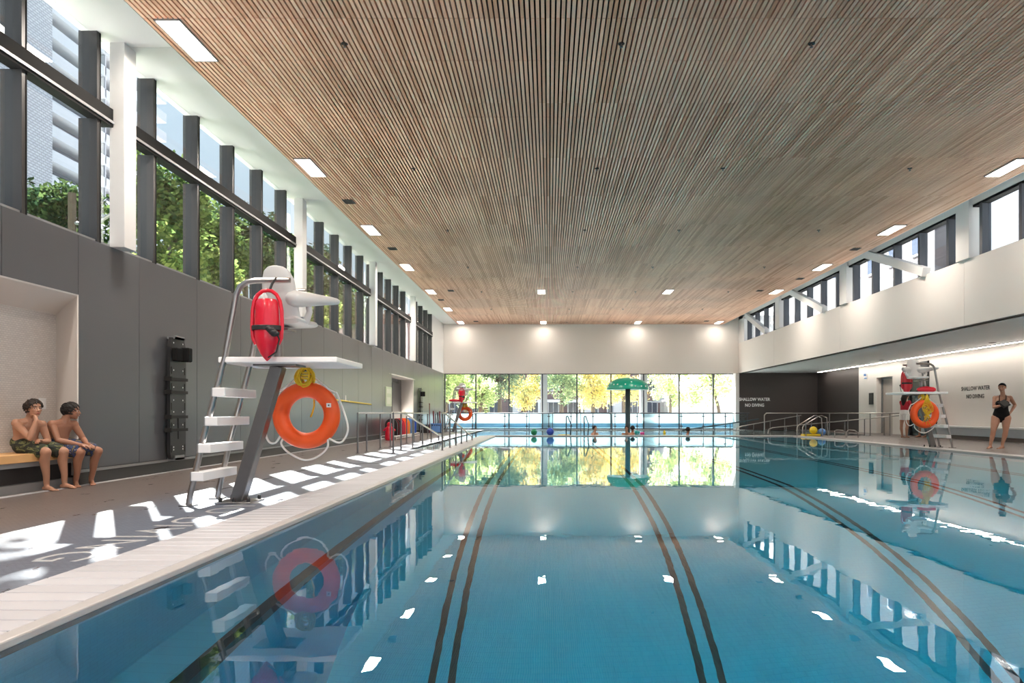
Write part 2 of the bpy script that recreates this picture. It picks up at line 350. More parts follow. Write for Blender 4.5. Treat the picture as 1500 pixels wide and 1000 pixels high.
# ---------------------------------------------------------------- mesh helpers
class MB:
    def __init__(self): self.bm = bmesh.new()
    def add(self, vs_, fs):
        v = [self.bm.verts.new(p) for p in vs_]
        for f in fs:
            try: self.bm.faces.new([v[i] for i in f])
            except ValueError: pass
        return self
    def box(self, x0, x1, y0, y1, z0, z1, bev=0.0, seg=2):
        x0, x1 = min(x0, x1), max(x0, x1); y0, y1 = min(y0, y1), max(y0, y1); z0, z1 = min(z0, z1), max(z0, z1)
        P = [(x0, y0, z0), (x1, y0, z0), (x1, y1, z0), (x0, y1, z0), (x0, y0, z1), (x1, y0, z1), (x1, y1, z1), (x0, y1, z1)]
        F = [(0, 3, 2, 1), (4, 5, 6, 7), (0, 1, 5, 4), (1, 2, 6, 5), (2, 3, 7, 6), (3, 0, 4, 7)]
        return self._solid(P, F, bev, seg)
    def _solid(self, P, F, bev, seg=2):
        if bev <= 0: return self.add(P, F)
        t = bmesh.new()
        v = [t.verts.new(p) for p in P]
        for f in F: t.faces.new([v[i] for i in f])
        bmesh.ops.bevel(t, geom=list(t.edges), offset=bev, segments=seg, affect='EDGES', profile=0.5)
        t.verts.index_update()
        PP = [x.co.copy() for x in t.verts]; FF = [[x.index for x in f.verts] for f in t.faces]
        t.free()
        return self.add(PP, FF)
    def beam(self, p0, p1, w, h, up=(0, 0, 1), bev=0.0):
        p0, p1 = Vector(p0), Vector(p1)
        d = (p1 - p0).normalized(); u = Vector(up)
        s = d.cross(u)
        if s.length < 1e-5: s = d.cross(Vector((1, 0, 0)))
        s.normalize(); u = s.cross(d).normalized()
        P = []
        for q in (p0, p1):
            for a, c in ((-1, -1), (1, -1), (1, 1), (-1, 1)): P.append(q + s * (a * w / 2) + u * (c * h / 2))
        return self._solid(P, [(3, 2, 1, 0), (4, 5, 6, 7), (0, 1, 5, 4), (1, 2, 6, 5), (2, 3, 7, 6), (3, 0, 4, 7)], bev)
    def loft(self, rings, caps=True, closed=False):
        n = len(rings[0]); V = [p for r in rings for p in r]; F = []
        m = len(rings)
        for i in range(m if closed else m - 1):
            j = (i + 1) % m
            for k in range(n): F.append((i * n + k, i * n + (k + 1) % n, j * n + (k + 1) % n, j * n + k))
        if caps and not closed:
            F.append(tuple(reversed(range(n)))); F.append(tuple((m - 1) * n + k for k in range(n)))
        return self.add(V, F)
    def tube(self, pts, r, n=8, closed=False, flat=None):
        pts = [Vector(p) for p in pts]; m = len(pts)
        R = r if isinstance(r, (list, tuple)) else [r] * m
        rings = []; prev = None
        for i, p in enumerate(pts):
            if closed: t = (pts[(i + 1) % m] - pts[i - 1])
            elif i == 0: t = pts[1] - p
            elif i == m - 1: t = p - pts[i - 1]
            else: t = (pts[i + 1] - p).normalized() + (p - pts[i - 1]).normalized()
            if t.length < 1e-9: t = Vector((0, 0, 1))
            t.normalize()
            if prev is None:
                a = Vector((0, 0, 1)) if abs(t.z) < 0.9 else Vector((1, 0, 0))
                u = t.cross(a).normalized()
            else:
                u = prev - t * prev.dot(t)
                if u.length < 1e-6: u = t.cross(Vector((0.3, 0.5, 0.8)))
                u.normalize()
            prev = u; w = t.cross(u)
            rings.append([p + (u * math.cos(2 * PI * k / n) + w * math.sin(2 * PI * k / n)) * R[i] for k in range(n)])
        return self.loft(rings, True, closed)
    def limb(self, pts, radii, n=12):
        """Tapered limb through joints with rounded ends."""
        P = [Vector(p) for p in pts]; fine = []; fr = []
        for i in range(len(P) - 1):
            p0 = P[max(i - 1, 0)]; p1 = P[i]; p2 = P[i + 1]; p3 = P[min(i + 2, len(P) - 1)]
            for s in range(4):
                t = s / 4
                fine.append(p1.lerp(p2, t)); fr.append(radii[i] * (1 - t) + radii[i + 1] * t)
        fine.append(P[-1]); fr.append(radii[-1])
        d0 = (fine[0] - fine[1]).normalized(); d1 = (fine[-1] - fine[-2]).normalized()
        pre = [fine[0] + d0 * fr[0] * k for k in (0.95, 0.7)]; prr = [fr[0] * 0.25, fr[0] * 0.7]
        post = [fine[-1] + d1 * fr[-1] * k for k in (0.7, 0.95)]; por = [fr[-1] * 0.7, fr[-1] * 0.25]
        return self.tube(pre + fine + post, prr + fr + por, n)
    def ell(self, c, r, ax=None, nu=16, nv=10):
        c = Vector(c)
        A = ax or (Vector((1, 0, 0)), Vector((0, 1, 0)), Vector((0, 0, 1)))
        V = [c - A[2] * r[2]]
        for j in range(1, nv):
            ph = -PI / 2 + PI * j / nv
            for i in range(nu):
                th = 2 * PI * i / nu
                V.append(c + A[0] * (r[0] * math.cos(ph) * math.cos(th)) + A[1] * (r[1] * math.cos(ph) * math.sin(th)) + A[2] * (r[2] * math.sin(ph)))
        V.append(c + A[2] * r[2]); F = []
        for i in range(nu): F.append((0, 1 + (i + 1) % nu, 1 + i))
        for j in range(nv - 2):
            for i in range(nu):
                a = 1 + j * nu; F.append((a + i, a + (i + 1) % nu, a + nu + (i + 1) % nu, a + nu + i))
        top = len(V) - 1; a = 1 + (nv - 2) * nu
        for i in range(nu): F.append((a + i, a + (i + 1) % nu, top))
        return self.add(V, F)
    def lathe(self, c, prof, n=24, sx=1.0, sy=1.0):
        c = Vector(c)
        return self.loft([[c + Vector((r * sx * math.cos(2 * PI * k / n), r * sy * math.sin(2 * PI * k / n), z)) for k in range(n)] for r, z in prof])
    def ring(self, c, R, r, axis='Y', n=48, m=16):
        c = Vector(c); rings = []
        for i in range(n):
            a = 2 * PI * i / n; row = []
            for k in range(m):
                b = 2 * PI * k / m; rr = R + r * math.cos(b); q = r * math.sin(b)
                if axis == 'Y': row.append(c + Vector((rr * math.cos(a), q, rr * math.sin(a))))
                else: row.append(c + Vector((rr * math.cos(a), rr * math.sin(a), q)))
            rings.append(row)
        return self.loft(rings, closed=True)
    def prism(self, poly, axis, a0, a1):
        def pt(u, v, a): return {'X': (a, u, v), 'Y': (u, a, v), 'Z': (u, v, a)}[axis]
        n = len(poly); V = [pt(u, v, a0) for u, v in poly] + [pt(u, v, a1) for u, v in poly]
        F = [tuple(range(n)), tuple(reversed(range(n, 2 * n)))] + [(i, n + i, n + (i + 1) % n, (i + 1) % n) for i in range(n)]
        return self.add(V, F)
    def build(self, name, m, parent=None, smooth=False, fuse=None, bevel=None):
        bmesh.ops.recalc_face_normals(self.bm, faces=list(self.bm.faces))
        if parent is not None: base = parent_world(parent)
        else:
            xs = [v.co for v in self.bm.verts]
            base = Vector(((min(p.x for p in xs) + max(p.x for p in xs)) / 2, (min(p.y for p in xs) + max(p.y for p in xs)) / 2, min(p.z for p in xs)))
        bmesh.ops.translate(self.bm, verts=list(self.bm.verts), vec=-base)
        me = bpy.data.meshes.new(name); self.bm.to_mesh(me); self.bm.free()
        o = bpy.data.objects.new(name, me); COL.objects.link(o)
        if parent is not None: o.parent = parent
        else: o.location = base
        if fuse:
            r = o.modifiers.new('r', 'REMESH'); r.mode = 'VOXEL'; r.voxel_size = fuse; r.adaptivity = 0
            s = o.modifiers.new('s', 'SMOOTH'); s.factor = 0.5; s.iterations = 4
            dg = bpy.context.evaluated_depsgraph_get()
            nm = bpy.data.meshes.new_from_object(o.evaluated_get(dg))
            o.modifiers.clear(); o.data = nm; nm.name = name; me = nm; smooth = True
        if not me.materials: me.materials.append(m)
        else: me.materials[0] = m
        if smooth:
            me.polygons.foreach_set('use_smooth', [True] * len(me.polygons))
            if smooth == 'auto': me.set_sharp_from_angle(angle=math.radians(35))
        return o

def parent_world(p):
    v = Vector(p.location)
    while p.parent: p = p.parent; v += p.location
    return v

def tag(o, label=None, cat=None, group=None, kind=None):
    if label: o['label'] = label
    if cat: o['category'] = cat
    if group: o['group'] = group
    if kind: o['kind'] = kind
    return o

def thing(name, label, cat, loc=(0, 0, 0), group=None):
    o = bpy.data.objects.new(name, None); COL.objects.link(o)
    o.empty_display_size = 0.2
    o.location = loc
    return tag(o, label, cat, group)

def struct(o): o['kind'] = 'structure'; return o
def sempty(name, loc=(0, 0, 0)):
    o = bpy.data.objects.new(name, None); COL.objects.link(o); o.location = loc; return struct(o)

def copy_tree(o, parent=None):
    c = o.copy(); COL.objects.link(c)
    if parent is not None: c.parent = parent
    for ch in list(o.children): copy_tree(ch, c)
    return c

def text_mesh(name, s, size, m, parent, origin, xdir, ydir, depth=0.004, bold=0.0, align='LEFT', spacing=1.0):
    cu = bpy.data.curves.new(name, 'FONT'); cu.body = s; cu.size = size; cu.align_x = align
    cu.extrude = depth; cu.offset = bold; cu.space_character = spacing; cu.resolution_u = 3
    t = bpy.data.objects.new(name, cu); COL.objects.link(t)
    dg = bpy.context.evaluated_depsgraph_get()
    me = bpy.data.meshes.new_from_object(t.evaluated_get(dg))
    bpy.data.objects.remove(t)
    X, Y = Vector(xdir).normalized(), Vector(ydir).normalized(); Z = X.cross(Y)
    sx = Vector(xdir).length
    mt = Matrix((X * sx, Y, Z)).transposed().to_4x4(); mt.translation = Vector(origin)
    base = parent_world(parent) if parent else Vector((0, 0, 0))
    me.transform(Matrix.Translation(-base) @ mt)
    me.materials.clear(); me.materials.append(m)
    o = bpy.data.objects.new(name, me); COL.objects.link(o)
    if parent: o.parent = parent
    return o

ORD = ['nearest', 'second nearest', 'third nearest', 'fourth nearest', 'fifth nearest', 'sixth nearest', 'seventh nearest', 'eighth nearest', 'ninth nearest', 'tenth nearest']
# ================================================================ THE ROOM
XL, XR, XB = -5.85, 14.80, 10.55      # left wall, right wall under the bulkhead, bulkhead face
YF, ZC, ZS = 38.0, 5.85, 3.12         # far wall, ceiling, top of the lower walls
Y0 = -5.0
WZ = -0.025                           # water level

# ---- floor: deck pieces round the pools, one mesh
f = MB()
for b_ in ((-6.6, -3.5, Y0, 38.0), (-3.5, -2.15, Y0, 16.8), (-2.6, -2.15, 16.8, 27.2), (-2.15, 9.75, Y0, 0.6), (-2.6, 9.75, 27.2, 27.75),
           (9.75, 13.2, Y0, 27.75), (13.2, 15.1, Y0, 38.0), (-3.5, 13.2, 36.6, 38.2)):
    f.box(b_[0], b_[1], b_[2], b_[3], -0.35, 0.0)
floor = struct(f.build('floor', MT['deck']))
# rim tiles along the left edge of the lap pool, laid one by one
rt = None
y = 1.0; step = 0.15; i = 0
while y < 27.1:
    if rt is None:
        rt = MB().box(-2.72, -2.215, y + 0.006, y + step - 0.006, -0.02, 0.008, 0.003, 1).build('rim_tile', MT['rim'], floor)
        base_y = y
    else:
        o = rt.copy(); COL.objects.link(o); o.location = (rt.location.x, rt.location.y + (y - base_y), rt.location.z); o.parent = floor
    y += step
m_ = MB()
m_.box(-2.212, -2.128, 0.6, 27.2, -0.03, 0.010, 0.008, 2)
m_.box(9.73, 9.95, 0.6, 27.2, -0.03, 0.010, 0.008, 2)
m_.box(-2.15, 9.75, 27.18, 27.42, -0.03, 0.010, 0.008, 2)
m_.build('coping', MT['coping'], floor)
m_ = MB()
m_.box(9.95, 10.12, 0.6, 27.4, -0.02, 0.004)
m_.box(-2.6, 9.75, 27.44, 27.75, -0.02, 0.006)
m_.box(-3.7, -3.5, 16.8, 36.6, -0.02, 0.006)
m_.box(-3.5, -2.6, 16.6, 16.8, -0.02, 0.006)
m_.box(-2.6, -2.22, 16.8, 27.2, -0.02, 0.004)
m_.box(-5.85, -5.77, Y0, 25.3, -0.02, 0.006)
m_.box(13.2, 13.36, 27.75, 36.6, -0.02, 0.006)
m_.build('white_edge_band', MT['rim'], floor)
MB().box(-2.165, -2.142, 0.6, 27.2, -0.14, -0.012).build('gutter', MT['gutter'], floor)
MB().box(-3.9, -3.86, 8.0, 12.2, -0.01, 0.002).box(-3.9, -3.0, 12.2, 12.24, -0.01, 0.002).build('floor_joint', MT['wall_joint'], floor)
text_mesh('lettering', 'NO DIVING', 0.46, MT['text_mosaic'], floor, (-3.16, 6.95, 0.001), (0, -1.08, 0), (1, 0, 0), 0.0015, -0.004, 'LEFT', 1.12)

# ---- lap pool basin
def depth(yy):
    P = [(0.0, 3.6), (5.2, 3.55), (7.0, 2.85), (10.4, 1.5), (13, 1.35), (30, 1.15)]
    for (a, da), (b2, db) in zip(P, P[1:]):
        if a <= yy <= b2: return da + (db - da) * (yy - a) / (b2 - a)
    return 1.15
ys = [0.6, 2.5, 4.5, 5.2, 6, 7.0, 8, 9.2, 10.4, 11.5, 13, 17, 22, 27.2]
V = []; F = []
for yy in ys: V += [(-2.15, yy, -depth(yy)), (9.75, yy, -depth(yy))]
for i in range(len(ys) - 1): F.append((2 * i, 2 * i + 1, 2 * i + 3, 2 * i + 2))
basin = struct(MB().add(V, F).build('floor_pool', MT['pool_tile']))
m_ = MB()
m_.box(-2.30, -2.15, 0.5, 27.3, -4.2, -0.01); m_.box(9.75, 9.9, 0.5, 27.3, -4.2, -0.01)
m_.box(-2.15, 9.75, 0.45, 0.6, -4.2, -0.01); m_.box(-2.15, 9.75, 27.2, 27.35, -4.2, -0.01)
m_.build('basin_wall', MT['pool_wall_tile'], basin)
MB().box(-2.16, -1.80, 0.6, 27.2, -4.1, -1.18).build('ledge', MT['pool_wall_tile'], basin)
MB().box(-1.86, -1.775, 0.6, 27.2, -1.30, -1.165).build('ledge_nosing', MT['lane'], basin)
for c in (-0.88, 1.34, 3.56, 5.78, 8.0):
    for s in (-0.08, 0.08):
        V = []; F = []
        x0, x1 = c + s - 0.03, c + s + 0.03
        for yy in ys:
            V += [(x0, yy, -depth(yy) - 0.02), (x1, yy, -depth(yy) - 0.02), (x1, yy, -depth(yy) + 0.007), (x0, yy, -depth(yy) + 0.007)]
        n = len(ys)
        for i in range(n - 1):
            for k in range(4): F.append((4 * i + k, 4 * i + (k + 1) % 4, 4 * i + 4 + (k + 1) % 4, 4 * i + 4 + k))
        F += [(3, 2, 1, 0), (4 * n - 4, 4 * n - 3, 4 * n - 2, 4 * n - 1)]
        MB().add(V, F).build('lane_line', MT['lane'], basin)
water = MB().prism([(-2.17, 0.58), (9.77, 0.58), (9.77, 27.22), (-2.17, 27.22)], 'Z', -4.15, WZ).build('water', MT['water'])
struct(water)
# ---- leisure pool with its sloping entry channel
lb = MB()
lb.box(-3.5, 13.2, 27.75, 36.6, -0.8, -0.62)
lb.add([(-3.5, 16.8, -0.02), (-2.6, 16.8, -0.02), (-2.6, 27.8, -0.62), (-3.5, 27.8, -0.62)], [(0, 1, 2, 3)])
lb.box(-3.62, -3.5, 16.8, 36.6, -0.8, -0.005); lb.box(-2.6, -2.5, 16.8, 27.75, -0.8, -0.005)
lb.box(-2.6, 9.75, 27.65, 27.75, -0.8, -0.005); lb.box(-3.5, 13.2, 36.6, 36.7, -0.8, -0.005); lb.box(13.2, 13.3, 27.75, 36.6, -0.8, -0.005)
lb.box(9.75, 13.2, 27.65, 27.75, -0.8, -0.005)
leis = struct(lb.build('floor_leisure_pool', MT['leisure_tile']))
struct(MB().prism([(-3.52, 17.3), (-2.58, 17.3), (-2.58, 27.73), (13.22, 27.73), (13.22, 36.62), (-3.52, 36.62)], 'Z', -0.9, WZ).build('water_leisure', MT['water_leisure']))

# ---- left wall with its two splayed niches and cladding panels
NB = -6.35
wl = MB()
wl.box(-6.5, XL - 0.012, Y0, 3.0, 0, ZS)
wl.prism([(XL - 0.012, 2.37), (-6.5, 2.13), (-6.5, ZS), (XL - 0.012, ZS)], 'Y', 3.0, 8.9)
wl.prism([(XL - 0.012, 8.49), (-6.5, 8.90), (-6.5, 25.0), (XL - 0.012, 25.4)], 'Z', 0, ZS)
wl.prism([(XL - 0.012, 2.38), (-6.5, 2.38), (-6.5, ZS), (XL - 0.012, ZS)], 'Y', 25.0, 29.9)
wl.prism([(XL - 0.012, 29.5), (-6.5, 29.9), (-6.5, YF), (XL - 0.012, YF)], 'Z', 0, ZS)
wall_left = struct(wl.build('wall_left', MT['wall_joint']))
def panel(y0, y1, z0, z1): MB().box(XL - 0.03, XL, y0 + 0.004, y1 - 0.004, z0, z1, 0.002, 1).build('panel', MT['wall_grey'], wall_left)
for a, b2 in ((-5, -2.4), (-2.4, 0.3), (0.3, 3.0)): panel(a, b2, 0.20, ZS)
for a, b2 in ((3.0, 5.0), (5.0, 7.3), (7.3, 8.49)): panel(a, b2, 2.37, ZS)
for a, b2 in ((8.49, 9.75), (9.75, 11.35), (11.35, 12.95), (12.95, 14.55), (14.55, 16.15), (16.15, 17.75), (17.75, 19.35), (19.35, 20.95), (20.95, 22.55), (22.55, 24.0), (24.0, 25.4)): panel(a, b2, 0.20, ZS)
for a, b2 in ((25.4, 27.4), (27.4, 29.5)): panel(a, b2, 2.38, ZS)
for a, b2 in ((29.5, 31.3), (31.3, 33.1), (33.1, 34.9), (34.9, 36.5), (36.5, 38.0)): panel(a, b2, 0.20, ZS)
bb = MB()
for a, b2 in ((Y0, 3.0), (8.50, 25.4), (29.5, YF)): bb.box(XL - 0.05, XL + 0.004, a, b2, 0.0, 0.155)
base_l = struct(bb.build('baseboard_left', MT['fin']))
bb = MB()
for a, b2 in ((Y0, 3.0), (8.50, 25.4), (29.5, YF)): bb.box(XL - 0.04, XL + 0.012, a, b2, 0.158, 0.192)
bb.build('light_strip_trim', MT['alu'], base_l)
# niche 1: tiled back, splayed jamb and head, dark kick recess under the bench
n1 = MB()
n1.add([(NB, 2.9, 0.0), (NB, 8.82, 0.0), (NB, 8.82, 2.19), (NB, 2.9, 2.19)], [(0, 1, 2, 3)])
n1.build('niche_back', MT['niche_tile'], wall_left)
n1 = MB()
n1.prism([(XL, 8.49), (XL - 0.012, 8.483), (NB, 8.80), (NB, 8.815)], 'Z', 0.12, 2.372)
n1.build('niche_jamb', MT['warm_white'], wall_left)
n1 = MB()
n1.prism([(XL, 2.372), (XL - 0.01, 2.355), (NB, 2.165), (NB, 2.19)], 'Y', 2.9, 8.50)
n1.prism([(NB, 2.165), (NB, 2.19), (NB + 0.02, 2.19)], 'Y', 8.4, 8.8)
n1.add([(XL - 0.005, 8.485, 2.364), (NB, 8.81, 2.17), (NB, 8.4, 2.17), (XL - 0.005, 8.4, 2.364)], [(0, 1, 2, 3)])
n1.build('niche_head', MT['warm_white'], wall_left)
MB().box(-6.34, -6.0, 2.9, 8.62, 0.10, 0.30).build('kick_recess', MT['black'], wall_left)
MB().box(-6.34, -5.93, 2.9, 8.54, 0.0, 0.10).build('kick_plinth', MT['alu'], wall_left)
MB().box(-6.345, -5.90, 2.9, 8.52, 0.29, 0.345).build('bench_rail', MT['alu'], wall_left)
# timber bench board: stands in the niche, could be lifted out
bn = thing('bench', 'pale timber bench board built into the white tiled niche', 'bench', (-6.1, 5.7, 0.345))
for (x0, x1) in ((-6.33, -6.10), (-6.095, -5.865)):
    MB().box(x0, x1, 2.95, 8.50, 0.347, 0.44, 0.006, 2).build('plank', MT['wood_bench'], bn)
# switch on the niche back
sw = thing('light_switch', 'small white switch plate on the tiled niche behind the boys', 'switch', (NB + 0.003, 8.55, 0.95))
MB().box(NB + 0.001, NB + 0.012, 8.49, 8.61, 0.95, 1.09, 0.003, 1).build('plate', MT['plastic_white'], sw)
MB().box(NB + 0.010, NB + 0.018, 8.53, 8.57, 0.99, 1.05, 0.002, 1).build('rocker', MT['board_white'], sw)
# niche 2: white lined recess with a dark framed door-height window and a sill seat
n2 = MB()
n2.prism([(XL, 29.5), (XL - 0.02, 29.48), (-6.45, 29.78), (-6.45, 29.86)], 'Z', 0, 2.38)
n2.prism([(XL, 25.4), (XL - 0.02, 25.41), (-6.45, 25.02), (-6.45, 24.98)], 'Z', 0, 2.38)
n2.box(-6.5, XL, 25.0, 29.88, 2.34, 2.38)
n2.box(-6.5, XL - 0.05, 25.1, 28.2, 0.0, 0.95)
n2.build('niche_lining', MT['warm_white'], wall_left)
w9 = sempty('window_9', (-6.45, 26.8, 0.95))
MB().box(-6.5, -6.44, 25.0, 29.9, 0.95, 2.36).build('frame', MT['wall_grey'], w9)
MB().box(-6.44, -6.41, 25.2, 25.32, 0.95, 2.2).box(-6.44, -6.41, 27.9, 28.02, 0.95, 2.2).box(-6.44, -6.38, 25.0, 29.0, 2.16, 2.3).build('frame_trim', MT['fin'], w9)
MB().box(-6.432, -6.424, 25.32, 27.9, 0.95, 2.16).build('pane', mat('frosted_pane', (0.60, 0.66, 0.66), 0.25), w9)

# ---- tall windows above the left wall
COLS_L = [2.54, 9.12, 15.72, 22.30, 28.85]
def fin_y(k): return 7.65 + 1.2615 * k
bays = [(-4.9, 2.54), (2.80, 9.12), (9.38, 15.72), (15.98, 22.30), (22.56, 28.85), (29.11, 34.2)]
for i, (a, b2) in enumerate(bays):
    w = sempty('window_%d' % (i + 1), (-6.0, (a + b2) / 2, ZS))
    fins = [fin_y(k) for k in range(-11, 22) if a + 0.1 < fin_y(k) <= b2 + 0.02]
    for fy in fins:
        for z0, z1 in ((ZS, 4.72), (4.95, ZC + 0.005)):
            MB().box(-6.09, XL, fy - 0.075, fy - 0.020, z0, z1).build('mullion', MT['fin'], w)
            MB().box(-6.085, XL + 0.004, fy - 0.020, fy, z0, z1).build('mullion_gasket', MT['fin_dark'], w)
    MB().box(-5.97, XL + 0.03, a, b2, 4.79, 4.955).build('transom', MT['fin_dark'], w)
    MB().box(-5.97, XL + 0.045, a, b2, 4.755, 4.79).build('transom_strip', MT['alu'], w)
    MB().box(-5.97, XL + 0.03, a, b2, 4.715, 4.755).build('transom_track', MT['fin_dark'], w)
    MB().box(-6.14, XL - 0.02, a, b2, ZS - 0.005, ZS + 0.03).build('sill', MT['alu'], w)
    edges = [a] + fins + [b2]
    for p, q in zip(edges, edges[1:]):
        if q - p < 0.15: continue
        for z0, z1 in ((ZS + 0.03, 4.72), (4.95, ZC)):
            MB().box(-5.955, -5.945, p, q - 0.07 if q in fins else q, z0, z1).build('pane', MT['glass'], w)
for i, cy_ in enumerate(COLS_L):
    m_ = MB().box(XL - 0.02, -5.67, cy_, cy_ + 0.26, ZS, ZC + 0.02, 0.004, 1)
    struct(m_.build('trim_%d' % (i + 1), MT['white_paint']))
m_ = MB()
m_.box(-6.5, XL, 34.2, YF + 0.2, ZS - 0.002, 6.3); m_.box(-6.06, -5.9, Y0, 34.2, ZC + 0.01, 6.3)
struct(m_.build('wall_left_upper', MT['white_paint']))

# ---- ceiling: dark backing, slats one by one, white soffit strips
ceiling = struct(MB().box(-5.1, 9.74, Y0, YF, 5.905, 5.96).build('ceiling', MT['recess']))
seams = []
for k in range(-3, 7):
    for s in (8.56, 9.59, 11.42): seams.append(s + 4.68 * k)
seams = [s for s in sorted(seams) if Y0 + 0.1 < s < YF - 0.1]
prof = [(Y0, 0)]
for s in seams: prof += [(s - 0.005, 0), (s - 0.004, 1), (s + 0.004, 1), (s + 0.005, 0)]
prof.append((YF, 0))
NS = int(round((9.74 + 5.1) / SLAT_PITCH))
x = -5.1 + SLAT_PITCH / 2
slat0 = MB().loft([[(x - 0.0205, yy, ZC + 0.012 * q), (x + 0.0205, yy, ZC + 0.012 * q), (x + 0.0205, yy, 5.91), (x - 0.0205, yy, 5.91)] for yy, q in prof]).build('slat', MT['slat'], ceiling)
for i in range(1, NS):
    o = slat0.copy(); COL.objects.link(o); o.parent = ceiling; o.location = slat0.location + Vector((i * SLAT_PITCH, 0, 0))
soff = MB()
ed = [Y0, 2.67, 9.25, 15.85, 22.43, 28.98, YF]
for a, b2 in zip(ed, ed[1:]): soff.box(-6.06, -5.1, a + 0.004, b2 - 0.004, ZC, ZC + 0.05)
soff.box(-6.06, -5.1, Y0, YF, ZC + 0.03, 6.0)
soff.box(9.74, 10.8, Y0, YF, 6.26, 6.32); soff.box(9.74, 9.77, Y0, YF, ZC + 0.01, 6.3)
struct(soff.build('ceiling_soffit', MT['white_paint']))
struct(MB().box(-6.08, 11.0, Y0, YF + 0.4, 6.34, 6.5).build('roof', MT['asphalt']))

# ---- far wall
fw = MB().box(XL - 0.3, 10.9, YF, YF + 0.3, 3.10, 6.34).box(10.6, 15.2, 37.62, 38.3, 3.0, 6.3)
struct(fw.build('wall_far', MT['lit_plaster']))
def frosted(name, col):
    m, nt, b2 = nmat(name); N, L = nt.nodes, nt.links
    N.remove(b2)
    df = N.new('ShaderNodeBsdfDiffuse'); tl = N.new('ShaderNodeBsdfTranslucent'); mx_ = N.new('ShaderNodeMixShader')
    df.inputs[0].default_value = (*col, 1); tl.inputs[0].default_value = (*col, 1); mx_.inputs[0].default_value = 0.45
    L.new(df.outputs[0], mx_.inputs[1]); L.new(tl.outputs[0], mx_.inputs[2]); L.new(mx_.outputs[0], N['Material Output'].inputs[0])
    return m
w7 = sempty('window_7', (2.4, YF + 0.1, 0))
MB().box(XL, 10.62, YF + 0.05, YF + 0.15, 0.0, 0.90).build('spandrel', frosted('pale_blue_spandrel', (0.72, 0.85, 0.90)), w7)
MB().box(XL, 10.62, YF + 0.03, YF + 0.06, 0.10, 0.34).build('spandrel_band', frosted('blue_spandrel_band', (0.40, 0.62, 0.74)), w7)
MB().box(XL, 10.62, YF - 0.01, YF + 0.12, 0.0, 0.06).build('sill', MT['slate'], w7)
mx = [-5.80, -4.07, -2.22, -0.36, 1.56, 3.46, 5.28, 7.26, 9.16, 10.56]
for xx in mx: MB().box(xx - 0.035, xx + 0.035, YF + 0.02, YF + 0.16, 0.06, 3.10).build('mullion', MT['slate'], w7)
MB().box(XL, 10.6, YF + 0.02, YF + 0.16, 3.06, 3.11).build('head', MT['fin_dark'], w7)
MB().box(XL, 10.6, YF + 0.02, YF + 0.16, 0.88, 0.94).build('transom', MT['slate'], w7)
for a, b2 in zip(mx, mx[1:]): MB().box(a + 0.035, b2 - 0.035, YF + 0.085, YF + 0.095, 0.94, 3.06).build('pane', MT['glass'], w7)
for i, xx in enumerate((-0.28, 5.32)):
    struct(MB().box(xx - 0.19, xx + 0.19, YF + 0.3, YF + 0.75, 0, 3.2).build('trim_%d' % (i + 6), MT['white_paint']))
struct(MB().box(10.26, 10.46, 37.5, YF + 0.2, 0, 3.1).build('trim_8', MT['white_paint']))

# ---- right side: bulkhead, clerestory, low ceiling, back wall
wr = sempty('wall_right_bulkhead', (XB, 16, ZS))
for a, b2 in zip([Y0, 2.6, 10.0, 17.35, 24.75, 32.0], [2.6, 10.0, 17.35, 24.75, 32.0, YF]):
    MB().box(XB, XB + 0.3, a + 0.004, b2 - 0.004, ZS, 4.78, 0.004, 1).build('panel', MT['warm_white'], wr)
MB().box(XB + 0.02, XB + 0.28, Y0, YF, ZS + 0.01, 4.77).build('backing', MT['wall_joint'], wr)
MB().box(XB - 0.004, XB + 0.06, Y0, YF, ZS - 0.022, ZS - 0.002).build('edge_strip', MT['black'], wr)  # thin black strip along the bulkhead's lower edge
MB().box(XB + 0.03, 15.2, Y0, 37.65, ZS, ZS + 0.06).build('low_ceiling', MT['soffit_grey'], wr)
struct(MB().box(XB + 0.3, 24.0, Y0, YF + 4, ZS + 0.1, ZS + 0.35).build('roof_low', MT['asphalt']))
fr_ = [15.36 + 1.4 * k for k in range(-14, 17)]
CR = [3.0, 10.0, 17.02, 24.05, 31.05]
m_ = MB()
for c in CR: m_.box(XB - 0.08, XB + 0.2, c, c + 0.55, 4.78, 6.26)
m_.box(XB, XB + 0.26, Y0, YF, 6.09, 6.30)
m_.box(XB, XB + 0.3, 36.9, YF, 4.78, 6.3)
struct(m_.build('wall_right_upper', MT['white_paint']))
for i, (ya, yb) in enumerate(((22.75, 19.05), (29.75, 26.05), (36.6, 33.0))):
    struct(MB().beam((XB - 0.02, ya, 6.22), (XB - 0.02, yb, 4.84), 0.22, 0.24).build('trim_%d' % (i + 9), MT['white_paint']))
edR = [Y0] + [v for c in CR for v in (c, c + 0.55)] + [36.9]
for i in range(0, len(edR), 2):
    a, b2 = edR[i], edR[i + 1]
    w = sempty('window_%d' % (10 + i // 2), (XB + 0.15, (a + b2) / 2, 4.78))
    fins = [y_ for y_ in fr_ if a + 0.12 < y_ < b2 + 0.02]
    fins = sorted(set(fins + [a + 0.13]))
    for fy in fins: MB().box(XB + 0.02, XB + 0.24, fy - 0.11, fy, 4.78, 6.05).build('mullion', MT['slate'], w)
    MB().box(XB + 0.02, XB + 0.24, a, b2, 6.03, 6.09).build('head', MT['fin_dark'], w)
    e_ = [a] + fins + [b2]
    for p, q in zip(e_, e_[1:]):
        if q - p > 0.2: MB().box(XB + 0.17, XB + 0.18, p, q - (0.11 if q in fins else 0), 4.78, 6.03).build('pane', MT['glass_right'], w)
wrt = MB()
